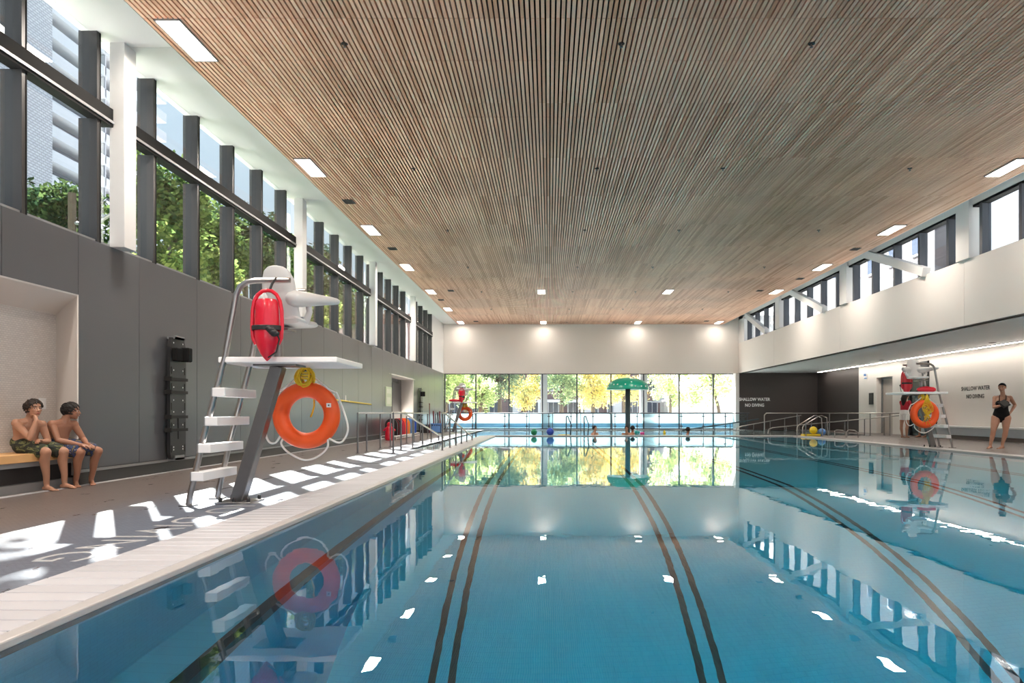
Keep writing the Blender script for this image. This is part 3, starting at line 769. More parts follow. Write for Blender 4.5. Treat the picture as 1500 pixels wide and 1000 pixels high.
for a, b2, z0 in ((Y0, 26.55, 0), (26.55, 28.1, 2.95), (28.1, 29.40, 0), (29.40, 30.85, 2.5), (30.85, 32.6, 0)):
    wrt.box(XR, XR + 0.35, a, b2, z0, ZS)
wall_right = struct(wrt.build('wall_right', MT['warm_white']))
struct(MB().box(10.46, XR + 0.3, 37.6, 37.9, 0, ZS).box(XR - 0.003, XR + 0.35, 32.6, 37.7, 0, ZS).build('wall_right_dark', MT['dark_wall']))
struct(MB().box(XR + 0.35, XR + 0.6, Y0, 38, 0, ZS + 0.05).build('wall_right_outer', MT['soffit_grey']))
d1 = sempty('door_1', (XR + 0.3, 30.1, 0))
MB().box(XR + 0.27, XR + 0.32, 29.43, 30.80, 0.0, 2.42, 0.004, 1).build('door_leaf', mat('taupe_door', (0.42, 0.36, 0.32), 0.5, var=0.04), d1)
MB().box(XR + 0.22, XR + 0.33, 29.40, 30.85, 2.42, 2.50).box(XR + 0.22, XR + 0.33, 30.77, 30.85, 0, 2.5).build('door_frame', MT['alu'], d1)
MB().box(XR + 0.2, XR + 0.28, 29.50, 29.60, 1.0, 1.06).build('handle', MT['steel'], d1)
d2 = sempty('door_2', (XR + 0.1, 27.3, 0))
m_ = MB(); m_.box(XR - 0.02, XR + 0.14, 26.55, 26.68, 0, 2.95); m_.box(XR - 0.02, XR + 0.14, 27.97, 28.1, 0, 2.95); m_.box(XR - 0.02, XR + 0.14, 26.55, 28.1, 2.75, 2.95)
m_.build('door_frame', MT['black'], d2)
MB().box(XR + 0.05, XR + 0.09, 26.68, 27.97, 0.02, 2.75).build('door_leaf', mat('dark_green_glass', (0.012, 0.020, 0.019), 0.3), d2)
MB().box(XR + 0.02, XR + 0.06, 27.2, 27.26, 0.9, 1.5).build('handle', MT['steel'], d2)
# cove strip along the top of the right wall
st = thing('strip_light', 'long bright strip light where the low ceiling meets the cream wall', 'light', (XR - 0.395, 16, ZS - 0.04))
MB().box(XR - 0.44, XR - 0.35, Y0, 36.5, ZS - 0.035, ZS - 0.002).build('channel', MT['alu'], st)
MB().box(XR - 0.435, XR - 0.355, Y0, 36.5, ZS - 0.045, ZS - 0.034).build('diffuser', MT['strip_light'], st)
# bench along the right wall
bt = thing('bench', 'long pale blue grey bench along the cream wall on the far side', 'bench', (14.5, 13, 0))
MB().box(14.26, 14.78, 3.0, 26.3, 0.395, 0.45, 0.01, 2).build('seat', MT['plastic_white'], bt)
MB().box(14.30, 14.78, 3.0, 26.3, 0.13, 0.395).build('front_panel', mat('blue_grey_laminate', (0.40, 0.44, 0.48), 0.5, var=0.04), bt)
MB().box(14.42, 14.78, 3.0, 26.3, 0.0, 0.13).build('plinth', mat('brown_plinth', (0.15, 0.12, 0.11), 0.5), bt)
text_mesh('lettering', 'SHALLOW WATER', 0.20, MT['text_black'], wall_right, (XR - 0.004, 23.70, 1.70), (0, -0.95, 0), (0, 0, 1), 0.003, 0.003, 'CENTER', 1.0)
text_mesh('lettering', 'NO DIVING', 0.20, MT['text_black'], wall_right, (XR - 0.004, 23.70, 1.42), (0, -0.95, 0), (0, 0, 1), 0.003, 0.003, 'CENTER', 1.0)
text_mesh('lettering', 'SHALLOW WATER', 0.235, MT['text_white'], None, (11.33, 37.595, 1.585), (0.86, 0, 0), (0, 0, 1), 0.003, 0.006, 'CENTER', 1.0)
text_mesh('lettering', 'NO DIVING', 0.235, MT['text_white'], None, (11.33, 37.595, 1.265), (0.86, 0, 0), (0, 0, 1), 0.003, 0.006, 'CENTER', 1.0)
wd = bpy.data.objects['wall_right_dark']
for o in list(COL.objects):
    if o.name.startswith('lettering') and o.parent is None:
        o.parent = wd; o.location = -Vector(wd.location)
# ================================================================ CEILING FITTINGS
def ceiling_light(x, k, label, group='recessed ceiling panel lights'):
    ya, yb = 8.57 + 4.68 * k, 9.58 + 4.68 * k
    t = thing('ceiling_light', label, 'light', (x, (ya + yb) / 2, ZC), group)
    fr = MB()
    for a in ((x - 0.165, x - 0.150, ya, yb), (x + 0.150, x + 0.165, ya, yb), (x - 0.165, x + 0.165, ya, ya + 0.015), (x - 0.165, x + 0.165, yb - 0.015, yb)):
        fr.box(a[0], a[1], a[2], a[3], ZC - 0.022, ZC + 0.02)
    fr.build('frame', MT['alu'], t)
    MB().box(x - 0.15, x + 0.15, ya + 0.015, yb - 0.015, ZC - 0.016, ZC + 0.02).build('diffuser', MT['panel_light'], t)
    ld = bpy.data.lights.new('lamp', 'AREA'); ld.shape = 'RECTANGLE'; ld.size = 0.29; ld.size_y = 0.98
    ld.energy = LAMP_WATT * (0.09 if k == 6 else 0.55 if x > 9 else 1.0)      # the fittings by the end wall are dimmed
    ld.color = (1.0, 0.90, 0.80); ld.spread = math.radians(165)
    lo = bpy.data.objects.new('lamp', ld); COL.objects.link(lo); lo.parent = t; lo.location = (0, 0, -0.03)
for k in range(-2, 7):
    if k < 0: lb_ = 'panel light in the row beside the tall windows, %s before the view' % ('second' if k == -2 else 'first')
    else: lb_ = 'bright panel light in the ceiling row beside the tall windows, %s' % (ORD[k] if k < 6 else 'farthest of seven')
    ceiling_light(-4.8, k, lb_)
nm = {1: 'first one in view', 2: 'second from the camera', 3: 'third from the camera', 4: 'fourth from the camera', 6: 'farthest by the end wall'}
for k in (-2, -1, 0, 1, 2, 3, 4, 6):
    ceiling_light(9.25, k, 'bright panel light in the ceiling row beside the clerestory, ' + nm[k] if k in nm else 'panel light in the clerestory row, %s the view' % {0: 'just above', -1: 'first before', -2: 'second before'}[k])
for x, k, s in ((-0.3, 4, 'left of centre, nearer of the two'), (-0.3, 6, 'left of centre, by the end wall'), (4.85, 4, 'right of centre, nearer of the two'), (4.85, 6, 'right of centre, by the end wall')):
    ceiling_light(x, k, 'bright panel light amid the slatted ceiling, ' + s)
for x in (-0.3, 4.85):  # unseen fittings added to light the near end
    for k in (-2, -1): ceiling_light(x, k, 'added unseen panel light amid the slatted ceiling %s of centre, %s before the view' % ('left' if x < 0 else 'right', 'first' if k == -1 else 'second'))
# sprinkler heads on their grid
sp0 = None
rows = [9.15 + 4.66 * k for k in range(7)]
for r, yy in enumerate(rows):
    for c, xx in enumerate((-2.74, 0.97, 3.52, 7.30)):
        lab = 'tiny dark sprinkler head in the slats, row %s, %s' % (ORD[r], ('left column', 'left of centre', 'right of centre', 'right column')[c])
        lab = 'tiny dark sprinkler head, %s row, %s' % (ORD[r], ('column toward the tall windows', 'column left of centre', 'column right of centre', 'column toward the clerestory')[c])
        if sp0 is None:
            sp0 = thing('sprinkler_head', lab, 'sprinkler', (xx, yy, ZC), 'sprinkler heads in the slatted ceiling')
            MB().lathe((xx, yy, ZC), [(0.045, -0.004), (0.045, 0.006)], 16).build('escutcheon', MT['recess'], sp0)
            MB().lathe((xx, yy, ZC), [(0.018, -0.05), (0.024, -0.045), (0.012, -0.04), (0.012, 0.0)], 12).build('deflector', MT['steel_dark'], sp0)
        else:
            o = copy_tree(sp0); o.location = (xx, yy, ZC); o['label'] = lab
# black recessed fittings
k0 = None
for i, (px, py, w_, lab) in enumerate(((511, 295, 0.30, 'nearest on the tall window side'), (575, 364, 0.28, 'second on the tall window side'), (646, 439, 0.26, 'third on the tall window side'),
                         (660.5, 425.5, 0.28, 'beside the lit panels on the window side'), (697, 470.5, 0.28, 'near the end wall on the window side'), (1253, 364.5, 0.30, 'nearest on the clerestory side'),
                         (1172, 408, 0.28, 'second on the clerestory side'), (1113, 425.5, 0.28, 'third on the clerestory side'), (1035, 470, 0.26, 'near the end wall on the clerestory side'))):
    d = (ZC - EYE) / (605 - py) * 1000; xx = (px - 804) * d / 1000
    lab = 'black square recessed fitting in the slats, ' + lab
    if k0 is None:
        k0 = thing('recessed_fitting', lab, 'fitting', (xx, d, ZC), 'black recessed ceiling fittings')
        m_ = MB()
        for a in ((-0.12, -0.10, -0.15, 0.15), (0.10, 0.12, -0.15, 0.15), (-0.12, 0.12, -0.15, -0.13), (-0.12, 0.12, 0.13, 0.15)):
            m_.box(xx + a[0], xx + a[1], d + a[2], d + a[3], ZC - 0.012, ZC + 0.02)
        m_.build('trim_ring', MT['black'], k0)
        MB().box(xx - 0.1, xx + 0.1, d - 0.13, d + 0.13, ZC - 0.004, ZC + 0.02).build('cavity', MT['recess'], k0)
    else:
        o = copy_tree(k0); o.location = (xx, d, ZC); o['label'] = lab

for i, (xx, yy, lab) in enumerate(((13.97, 21.5, 'nearer small round fitting in the low grey ceiling'), (13.9, 28.5, 'farther small round fitting in the low grey ceiling, before the black door'))):
    t = thing('downlight', lab, 'light', (xx, yy, ZS), 'small fittings in the low ceiling')
    MB().lathe((xx, yy, ZS), [(0.10, -0.012), (0.11, -0.006), (0.11, 0.01)], 20).build('trim_ring', MT['steel_dark'], t)
    MB().lathe((xx, yy, ZS), [(0.078, -0.014), (0.078, 0.005)], 20).build('lens', MT['recess'], t)

# ================================================================ GUARD CHAIRS
def arc(c, r, a0, a1, plane, n=6):
    out = []
    for i in range(n + 1):
        a = a0 + (a1 - a0) * i / n
        out.append(Vector(c) + Vector((r * math.cos(a), 0, r * math.sin(a))))
    return out
def make_chair(label):
    t = thing('lifeguard_chair', label, 'lifeguard chair', (0, 0, 0), 'raised lifeguard chairs round the pools')
    for y in (-0.30, 0.28):
        pts = [(-0.355, y, 0.0), (-0.335, y, 0.12), (-0.22, y, 0.62), (0.0, y, 1.45), (0.085, y, 1.92), (0.105, y, 2.04), (0.15, y, 2.13), (0.22, y, 2.175), (0.30, y, 2.185), (0.63 if y < 0 else 0.58, y, 2.19)]
        r = MB().tube(pts, 0.028, 12).build('ladder_rail', MT['steel'], t, smooth='auto')
        MB().box(-0.42, -0.29, y - 0.06, y + 0.06, 0, 0.012).build('foot_plate', MT['steel_dark'], r)
    for z in (0.30, 0.57, 0.83, 1.11):
        x = -0.355 + 0.25 * z + 0.01
        s = MB().box(x - 0.02, x + 0.10, -0.38, 0.33, z - 0.05, z + 0.035, 0.006, 2).build('step', MT['plastic_white'], t)
        m_ = MB()
        for yy in (-0.36, -0.33, 0.30):
            for zz in (-0.02, 0.01): m_.lathe((x + 0.04, yy, z + zz), [(0.004, -0.002), (0.004, 0.002)], 6)
        m_.box(x - 0.026, x - 0.018, -0.385, -0.25, z - 0.052, z + 0.037)
        m_.build('bracket', MT['alu'], s)
    MB().beam((-0.01, 0, 0.01), (0.40, 0.0, 1.375), 0.125, 0.125, (1, 0, 0), 0.008).build('post', MT['steel_dark'], t)
    bp = MB().box(-0.17, 0.19, -0.17, 0.17, 0, 0.018, 0.004, 1).build('base_plate', MT['steel'], t)
    m_ = MB()
    for a in (-0.13, 0.01, 0.15):
        for b2 in (-0.13, 0.13): m_.lathe((a, b2, 0.018), [(0.018, 0), (0.018, 0.03), (0.010, 0.045)], 8)
    m_.build('bolt', MT['black'], bp)
    MB().box(0.20, 0.62, -0.14, 0.16, 1.372, 1.39).build('mounting_plate', MT['steel_dark'], t)
    MB().box(-0.06, 1.09, -0.32, 0.60, 1.39, 1.445, 0.01, 2).build('platform', MT['board_white'], t)
    MB().tube([(0.36, 0.10, 1.44), (0.36, 0.10, 1.74)], 0.045, 14).box(0.24, 0.50, -0.02, 0.22, 1.74, 1.765).box(0.27, 0.45, 0.0, 0.2, 1.444, 1.46).build('pedestal', MT['steel_dark'], t, smooth='auto')
    # swivel seat: moulded pan, tall rounded back, two tapering arms
    a = math.radians(84); Fv = Vector((math.cos(a), math.sin(a), 0)); Rv = Vector((math.sin(a), -math.cos(a), 0)); U = Vector((0, 0, 1))
    c = Vector((0.47, 0.12, 1.81))
    def P(r, f, u): return c + Rv * r + Fv * f + U * u
    rings = []
    for i, (u, f, w, th) in enumerate(((0.00, -0.12, 0.16, 0.03), (0.05, -0.20, 0.185, 0.04), (0.14, -0.235, 0.185, 0.04), (0.28, -0.26, 0.18, 0.04), (0.42, -0.285, 0.165, 0.038), (0.50, -0.30, 0.13, 0.034), (0.535, -0.305, 0.08, 0.026), (0.545, -0.306, 0.03, 0.016))):
        row = []
        for k in range(20):
            th_ = 2 * PI * k / 20; rr = w * math.copysign(abs(math.cos(th_)) ** 0.7, math.cos(th_))
            ff = f + th * math.copysign(abs(math.sin(th_)) ** 0.7, math.sin(th_)) + 0.10 * (rr / 0.25) ** 2
            row.append(P(rr, ff, u))
        rings.append(row)
    seat = MB().loft(rings).build('seat_back', MT['seat_shaded'], t, smooth='auto')
    rings = []
    for f, w, u0, u1 in ((-0.22, 0.17, 0.03, 0.06), (-0.18, 0.20, -0.01, 0.07), (0.0, 0.225, -0.02, 0.05), (0.15, 0.225, -0.015, 0.055), (0.22, 0.20, -0.01, 0.05), (0.245, 0.18, 0.005, 0.035)):
        row = []
        for k in range(16):
            th_ = 2 * PI * k / 16
            row.append(P(w * math.copysign(abs(math.cos(th_)) ** 0.5, math.cos(th_)), f, (u0 + u1) / 2 + (u1 - u0) / 2 * math.copysign(abs(math.sin(th_)) ** 0.7, math.sin(th_))))
        rings.append(row)
    MB().loft(rings).build('seat_pan', MT['seat_shaded'], t, smooth='auto')
    for s in (-1, 1):
        pts = [P(0.15 * s, -0.22, 0.23), P(0.24 * s, -0.14, 0.235), P(0.33 * s, -0.02, 0.245), P(0.40 * s, 0.10, 0.255), P(0.43 * s, 0.17, 0.26)]
        MB().limb(pts, [0.085, 0.075, 0.055, 0.042, 0.032], 14).build('armrest', MT['seat_shaded'], t, smooth=True)
        MB().limb([P(0.20 * s, -0.05, 0.03), P(0.25 * s, -0.08, 0.12), P(0.25 * s, -0.12, 0.22)], [0.035, 0.03, 0.03], 10).build('arm_support', MT['seat_shaded'], t, smooth=True)
    return t

def make_can(label):
    """Torpedo rescue can: rounded body to a pointed nose, side grips, top grip, black strap."""
    t = thing('rescue_can', label, 'rescue buoy', (0, 0, 0), 'red rescue cans hung on the lifeguard chairs')
    MB().lathe((0, 0, 0), [(0.004, 0.0), (0.03, 0.025), (0.065, 0.07), (0.098, 0.14), (0.115, 0.21), (0.120, 0.27), (0.118, 0.36), (0.112, 0.48), (0.106, 0.56), (0.09, 0.585), (0.05, 0.592), (0.004, 0.593)], 28, 0.98, 0.72).build('body', MT['red'], t, smooth='auto')
    for s in (-1, 1):
        MB().tube([(s * 0.105, 0, 0.16), (s * 0.135, 0, 0.22), (s * 0.142, 0, 0.34), (s * 0.138, 0, 0.48), (s * 0.122, 0, 0.57), (s * 0.09, 0, 0.63), (s * 0.045, 0, 0.665), (0, 0, 0.672)], 0.018, 10).build('handle', MT['red'], t, smooth='auto')
    MB().lathe((0, 0, 0), [(0.125, 0.29), (0.129, 0.295), (0.129, 0.33), (0.125, 0.335)], 28, 1.12, 0.76).build('strap', MT['black'], t)
    m_ = MB()
    for i in range(5):
        m_.ell((0.06 + 0.012 * i, -0.088 - 0.004 * (i % 2), 0.30 - 0.012 * i), (0.045, 0.022, 0.03), None, 10, 6)
    m_.tube([(0.10, -0.07, 0.30), (0.14, -0.06, 0.20), (0.11, -0.06, 0.08), (0.03, -0.05, 0.03)], 0.008, 6)
    m_.build('strap_bundle', MT['black'], t, smooth=True)
    MB().tube([(0.02, 0.0, 0.665), (0.035, 0.03, 0.74), (0.035, 0.115, 0.81), (0.035, 0.16, 0.78)], 0.012, 8).build('hanging_strap', MT['black'], t)
    return t

def make_ring(label):
    """Ring buoy with grab line loops and a coil of yellow throw line at the hook."""
    t = thing('ring_buoy', label, 'ring buoy', (0, 0, 0), 'orange ring buoys hung under the lifeguard chairs')
    MB().ring((0, 0, 0), 0.278, 0.087, 'Y', 56, 18).build('ring', MT['orange'], t, smooth=True)
    for z in (-1, 1):
        pass
    MB().box(0.245, 0.295, -0.092, -0.088, 0.085, 0.13).build('sticker', MT['text_white'], t)
    MB().box(0.262, 0.278, -0.0935, -0.091, 0.10, 0.115).build('sticker_mark', MT['text_black'], t)
    def q(a, r, y=-0.02): return (r * math.cos(math.radians(a)), y, r * math.sin(math.radians(a)))
    hk = (0.0, 0.0, 0.51)
    r1 = [hk, (-0.05, -0.01, 0.45), q(128, 0.375), q(140, 0.40), (-0.36, -0.03, 0.235), (-0.40, -0.03, 0.10), (-0.435, -0.03, -0.10), (-0.43, -0.03, -0.22), (-0.39, -0.03, -0.295), (-0.33, -0.03, -0.30), (-0.29, -0.03, -0.25), q(218, 0.345)]
    r2 = [hk, (0.06, -0.01, 0.44), q(50, 0.375), q(38, 0.40), (0.34, -0.03, 0.23), (0.40, -0.03, 0.08), (0.455, -0.03, -0.10), (0.45, -0.03, -0.20), (0.40, -0.03, -0.285), (0.34, -0.03, -0.295), (0.27, -0.03, -0.26), q(314, 0.345)]
    r3 = [q(226, 0.36), (-0.265, -0.03, -0.31), (-0.21, -0.03, -0.385), (-0.10, -0.03, -0.455), (0.0, -0.03, -0.485), (0.10, -0.03, -0.465), (0.19, -0.03, -0.405), (0.24, -0.03, -0.34), (0.24, -0.03, -0.27), q(312, 0.35)]
    def smooth(p):
        P = [Vector(v) for v in p]; out = []
        for i in range(len(P) - 1):
            a, b2, c2, d2 = P[max(i - 1, 0)], P[i], P[i + 1], P[min(i + 2, len(P) - 1)]
            for k in range(4):
                s = k / 4
                out.append(0.5 * ((2 * b2) + (c2 - a) * s + (2 * a - 5 * b2 + 4 * c2 - d2) * s * s + (3 * b2 - a - 3 * c2 + d2) * s ** 3))
        out.append(P[-1]); return out
    for r in (r1, r2, r3): MB().tube(smooth(r), 0.011, 8).build('grab_line', MT['rope_white'], t, smooth=True)
    # coil of throw line
    rnd = random.Random(3); m_ = MB()
    for k in range(9):
        w = 0.04 + 0.045 * rnd.random(); ox = rnd.uniform(-0.03, 0.03); top = 0.51; bot = 0.29 + 0.06 * rnd.random()
        pts = []
        for i in range(17):
            a = 2 * PI * i / 16
            pts.append((ox + w * math.sin(a), -0.03 + 0.05 * math.sin(a + k) + rnd.uniform(-0.008, 0.008), (top + bot) / 2 + (top - bot) / 2 * math.cos(a)))
        m_.tube(pts[:-1], 0.011, 6, True)
    for k in range(3):
        z = 0.40 + 0.03 * k; m_.ring((0, -0.01, z), 0.062 - 0.004 * k, 0.011, 'Z', 16, 6)
    m_.tube([(0.03, 0.05, 0.36), (0.05, 0.09, 0.24), (0.055, 0.08, 0.10), (0.04, 0.07, 0.03), (0.02, 0.07, -0.02)], 0.009, 6)
    m_.build('throw_line', MT['rope_yellow'], t, smooth=True)
    MB().box(-0.02, 0.02, -0.03, 0.03, 0.48, 0.515).build('hook', MT['black'], t)
    return t

ch = make_chair('raised lifeguard chair with ladder at the near left edge of the pool')
can = make_can('large red rescue can hung on the near lifeguard chair by the boys')
rg = make_ring('large orange ring buoy hung under the near left lifeguard chair')
def place(ch_o, can_o, rg_o, x, y, rot):
    M_ = Matrix.Translation((x, y, 0)) @ Matrix.Rotation(rot, 4, 'Z')
    for o, p in ((ch_o, (0, 0, 0)), (can_o, (0.462, -0.43, 1.395)), (rg_o, (0.50, 0.52, 0.878))):
        o.location = M_ @ Vector(p); o.rotation_euler = (0, 0, rot)
c2, k2, r2_ = copy_tree(ch), copy_tree(can), copy_tree(rg)
c3, k3, r3_ = copy_tree(ch), copy_tree(can), copy_tree(rg)
place(ch, can, rg, -3.14, 6.92, 0)
place(c2, k2, r2_, 10.12, 18.0, PI)
place(c3, k3, r3_, -4.62, 33.0, 0)
c2['label'] = 'raised lifeguard chair on the brown deck near the woman in the black swimsuit'
k2['label'] = 'red rescue can behind the platform of the chair near the woman'
r2_['label'] = 'orange ring buoy under the chair near the woman, yellow line in front'
c3['label'] = 'small distant lifeguard chair in front of the end glazing by the grey wall'
k3['label'] = 'distant red rescue can on the chair by the end glazing'
r3_['label'] = 'small distant orange ring buoy on the chair by the end glazing'
# long tangle of yellow line hanging over the ring of the right hand chair (its own look)
rnd = random.Random(5); m_ = MB()
bx, by = r2_.location.x, r2_.location.y
for k in range(7):
    o2 = -0.13 + 0.045 * k; o3 = rnd.uniform(-0.12, 0.12)
    m_.tube([(bx + 0.0, by - 0.11, 1.37), (bx + o2 * 0.35, by - 0.12, 1.24), (bx + o2, by - 0.125, 1.06), (bx + o2 * 0.9 + 0.02, by - 0.12, 0.95), (bx - o2 * 0.5, by - 0.12, 0.82), (bx + o3, by - 0.12, 0.55 + 0.25 * rnd.random())], 0.0085, 6)
for k in range(3): m_.ring((bx + rnd.uniform(-0.05, 0.05), by - 0.135, 0.90 + 0.07 * k), 0.05 + 0.012 * k, 0.009, 'Y', 16, 6)
tag(m_.build('throw_rope', MT['rope_yellow'], None, smooth=True), 'tangled yellow throw rope draped over the ring buoy near the woman', 'rope')
# red tube lying on that platform, red tube across the distant chair
t = thing('rescue_tube', 'red rescue tube lying on the platform of the chair near the woman', 'rescue buoy', (9.85, 17.75, 1.445))
MB().limb([(9.62, 17.76, 1.515), (9.80, 17.75, 1.53), (10.0, 17.75, 1.515)], [0.05, 0.075, 0.06], 14).build('body', MT['red'], t, smooth=True)
MB().tube([(9.60, 17.76, 1.50), (9.52, 17.72, 1.46), (9.56, 17.66, 1.46)], 0.010, 6).build('strap', MT['black'], t)
t = thing('rescue_tube', 'small red rescue tube laid across the distant chair platform', 'rescue buoy', (-4.55, 32.72, 1.445))
MB().limb([(-4.74, 32.72, 1.51), (-4.5, 32.71, 1.515), (-4.28, 32.72, 1.51)], [0.05, 0.066, 0.055], 14).build('body', MT['red'], t, smooth=True)
MB().tube([(-4.28, 32.72, 1.50), (-4.2, 32.70, 1.46)], 0.010, 6).build('strap', MT['black'], t)

# ================================================================ WALL EQUIPMENT
def spine_board(y0, label, z0=0.20, s=1.0):
    t = thing('spinal_board', label, 'spinal board', (XL + 0.08, y0 + 0.23, z0), 'black spinal boards on the grey wall')
    x0, x1 = XL + 0.05, XL + 0.10
    prof = [(0.04, 0.0), (0.42, 0.0), (0.45, 0.08), (0.46, 1.40), (0.45, 1.72), (0.40, 1.86), (0.06, 1.86), (0.01, 1.72), (0.0, 1.40), (0.01, 0.08)]
    MB().prism([(y0 + a, z0 + b2) for a, b2 in prof], 'X', x0, x1).build('board', MT['black'], t)
    for zz in (0.0, 1.86):
        MB().box(XL, XL + 0.13, y0 + 0.10, y0 + 0.36, z0 + zz - 0.02, z0 + zz + 0.012).box(XL + 0.115, XL + 0.13, y0 + 0.10, y0 + 0.36, z0 + zz - 0.02, z0 + zz + (0.05 if zz == 0 else 0.03)).build('wall_bracket', MT['alu'], t)
    for zz in (0.42, 0.62, 1.0, 1.2):
        MB().box(XL + 0.03, XL + 0.125, y0 - 0.012, y0 + 0.472, z0 + zz, z0 + zz + 0.045).box(XL + 0.03, XL + 0.14, y0 - 0.03, y0 + 0.0, z0 + zz - 0.01, z0 + zz + 0.055).build('strap', MT['recess'], t)
    hb = MB().box(XL + 0.10, XL + 0.18, y0 + 0.05, y0 + 0.22, z0 + 1.50, z0 + 1.70, 0.015, 2).box(XL + 0.10, XL + 0.24, y0 + 0.27, y0 + 0.40, z0 + 1.50, z0 + 1.72, 0.02, 2).build('head_block', MT['fin_dark'], t)
    m_ = MB()
    for zz in (0.14, 0.18, 0.52, 0.72, 0.9, 1.10, 1.36, 1.78):
        for a in (0.10, 0.36): m_.ell((XL + 0.102, y0 + a, z0 + zz), (0.004, 0.012, 0.012), None, 8, 6)
    m_.build('rivet', MT['plastic_white'], t)
    m_ = MB().box(XL + 0.10, XL + 0.106, y0 + 0.22, y0 + 0.24, z0 + 0.3, z0 + 0.62)
    for a in (0.03, 0.41):
        for zz in (0.1, 0.45, 0.75, 1.05, 1.3): m_.box(XL + 0.10, XL + 0.104, y0 + a, y0 + a + 0.02, z0 + zz, z0 + zz + 0.11)
    m_.build('hand_slot', MT['recess'], t)
    return t
spine_board(10.36, 'tall black spinal board with straps on the grey wall near the boys')
spine_board(30.6, 'distant black spinal board on the grey wall past the white niche', 0.16)
t = thing('reaching_pole', 'long yellow reaching pole held on hooks along the grey wall', 'pole', (XL + 0.1, 18.5, 1.25), None)
MB().tube([(XL + 0.09, 15.6, 1.32), (XL + 0.09, 22.1, 1.185)], 0.022, 10).build('shaft', MT['yellow'], t)
for yy in (17.4, 19.6): MB().box(XL, XL + 0.12, yy, yy + 0.05, 1.24, 1.27).box(XL, XL + 0.015, yy, yy + 0.05, 1.24, 1.42).build('hook', MT['plastic_white'], t)
t = thing('notice_board', 'pale green notice board on the grey wall before the white niche', 'sign', (XL + 0.02, 24.85, 1.15))
MB().box(XL, XL + 0.03, 24.42, 25.30, 1.15, 1.86, 0.004, 1).build('board', mat('pale_green_sign', (0.50, 0.58, 0.40), 0.5, var=0.05), t)
MB().box(XL + 0.03, XL + 0.034, 24.52, 25.2, 1.62, 1.78).box(XL + 0.03, XL + 0.034, 24.52, 25.1, 1.24, 1.48).build('text_panel', mat('sign_print', (0.62, 0.66, 0.52), 0.5, var=0.1, scale=30), t)
t = thing('exit_sign', 'small white and blue running figure sign high on the cream wall', 'sign', (XR - 0.1, 31.6, 2.45))
MB().box(XR - 0.18, XR - 0.002, 31.72, 31.76, 2.48, 2.74, 0.004, 1).build('panel', MT['plastic_white'], t)
m_ = MB().box(XR - 0.17, XR - 0.06, 31.714, 31.722, 2.62, 2.73); m_.box(XR - 0.15, XR - 0.03, 31.714, 31.722, 2.50, 2.55)
m_.build('pictogram', MT['midblue'], t)
t = thing('wall_sign', 'narrow black upright sign on the cream wall beside the door', 'sign', (XR - 0.01, 31.3, 1.3))
MB().box(XR - 0.03, XR, 31.12, 31.52, 1.30, 1.83, 0.004, 1).build('plate', MT['black'], t)
MB().box(XR - 0.033, XR - 0.029, 31.2, 31.44, 1.40, 1.44).box(XR - 0.033, XR - 0.029, 31.2, 31.44, 1.50, 1.54).box(XR - 0.033, XR - 0.029, 31.2, 31.44, 1.6, 1.75).build('print', MT['fin'], t)

# ================================================================ RAILINGS
def rail(label, top, posts, r=0.022, pr=0.02, m=None, group='stainless railings round the pools', cat='railing'):
    t = thing('handrail', label, cat, (posts[0][0], posts[0][1], posts[0][2]), group)
    MB().tube(top, r, 10).build('top_rail', m or MT['steel'], t, smooth='auto')
    for p in posts:
        q = MB().tube([(p[0], p[1], p[2]), (p[0], p[1], p[3])], pr, 10).build('post', m or MT['steel_dark'], t, smooth='auto')
        MB().lathe((p[0], p[1], p[2]), [(0.045, 0), (0.045, 0.012)], 12).build('flange', MT['steel_dark'], q)
    return t
rail('straight railing along the wall side of the ramp channel, nearest left rail', [(-4.27, 15.25, 0.9), (-4.26, 24.1, 0.9)], [(-4.27, y_, 0, 0.9) for y_ in (15.25, 16.0, 17.3, 18.4, 20.5, 21.6, 22.7, 24.05)])
t = rail('ramp railing that dips into the channel, middle of the left rails', [(-3.51, 15.4, 0.9), (-3.51, 16.5, 0.9), (-3.51, 16.8, 0.86), (-3.51, 22.8, 0.08)],
         [(-3.51, 15.4, 0, 0.9), (-3.55, 16.4, 0, 0.9), (-3.55, 17.8, 0, 0.72), (-3.55, 19.2, 0, 0.54), (-3.55, 20.6, 0, 0.36), (-3.55, 22.0, 0, 0.18)])
rail('ramp railing on the pool side of the channel, beside the pool edge', [(-2.56, 16.2, 0.9), (-2.56, 16.9, 0.9), (-2.56, 17.1, 0.86), (-2.54, 22.4, 0.14), (-2.54, 22.6, 0.02)],
     [(-2.56, 16.4, 0, 0.9), (-2.56, 17.65, 0, 0.78), (-2.56, 18.8, 0, 0.62), (-2.56, 20.0, 0, 0.46), (-2.55, 21.2, 0, 0.30)])
rail('long level railing before the brown wall, on the strip between the pools', [(8.72, 27.62, 0.1), (8.72, 27.62, 0.82), (8.80, 27.62, 0.9), (14.55, 27.62, 0.9)],
     [(x_, 27.62, 0, 0.9) for x_ in (10.05, 11.35, 12.1, 13.0, 13.8, 14.5)])
rail('sloping railing from the water up toward the cream wall door', [(8.95, 27.9, 0.06), (8.98, 27.9, 0.24), (9.15, 27.9, 0.31), (14.6, 27.9, 0.83)],
     [(x_, 27.9, -0.6 if x_ < 13 else 0, 0.28 + (x_ - 8.95) * 0.098) for x_ in (9.7, 10.5, 11.3, 12.1, 12.9, 13.7)])
rail('farther sloping railing rising from the leisure pool to the brown wall', [(9.05, 33, 0.02), (9.08, 33, 0.18), (9.3, 33, 0.27), (12.2, 33, 0.80)],
     [(x_, 33, -0.6, 0.22 + (x_ - 9.05) * 0.183) for x_ in (9.9, 10.7, 11.4, 12.1)])
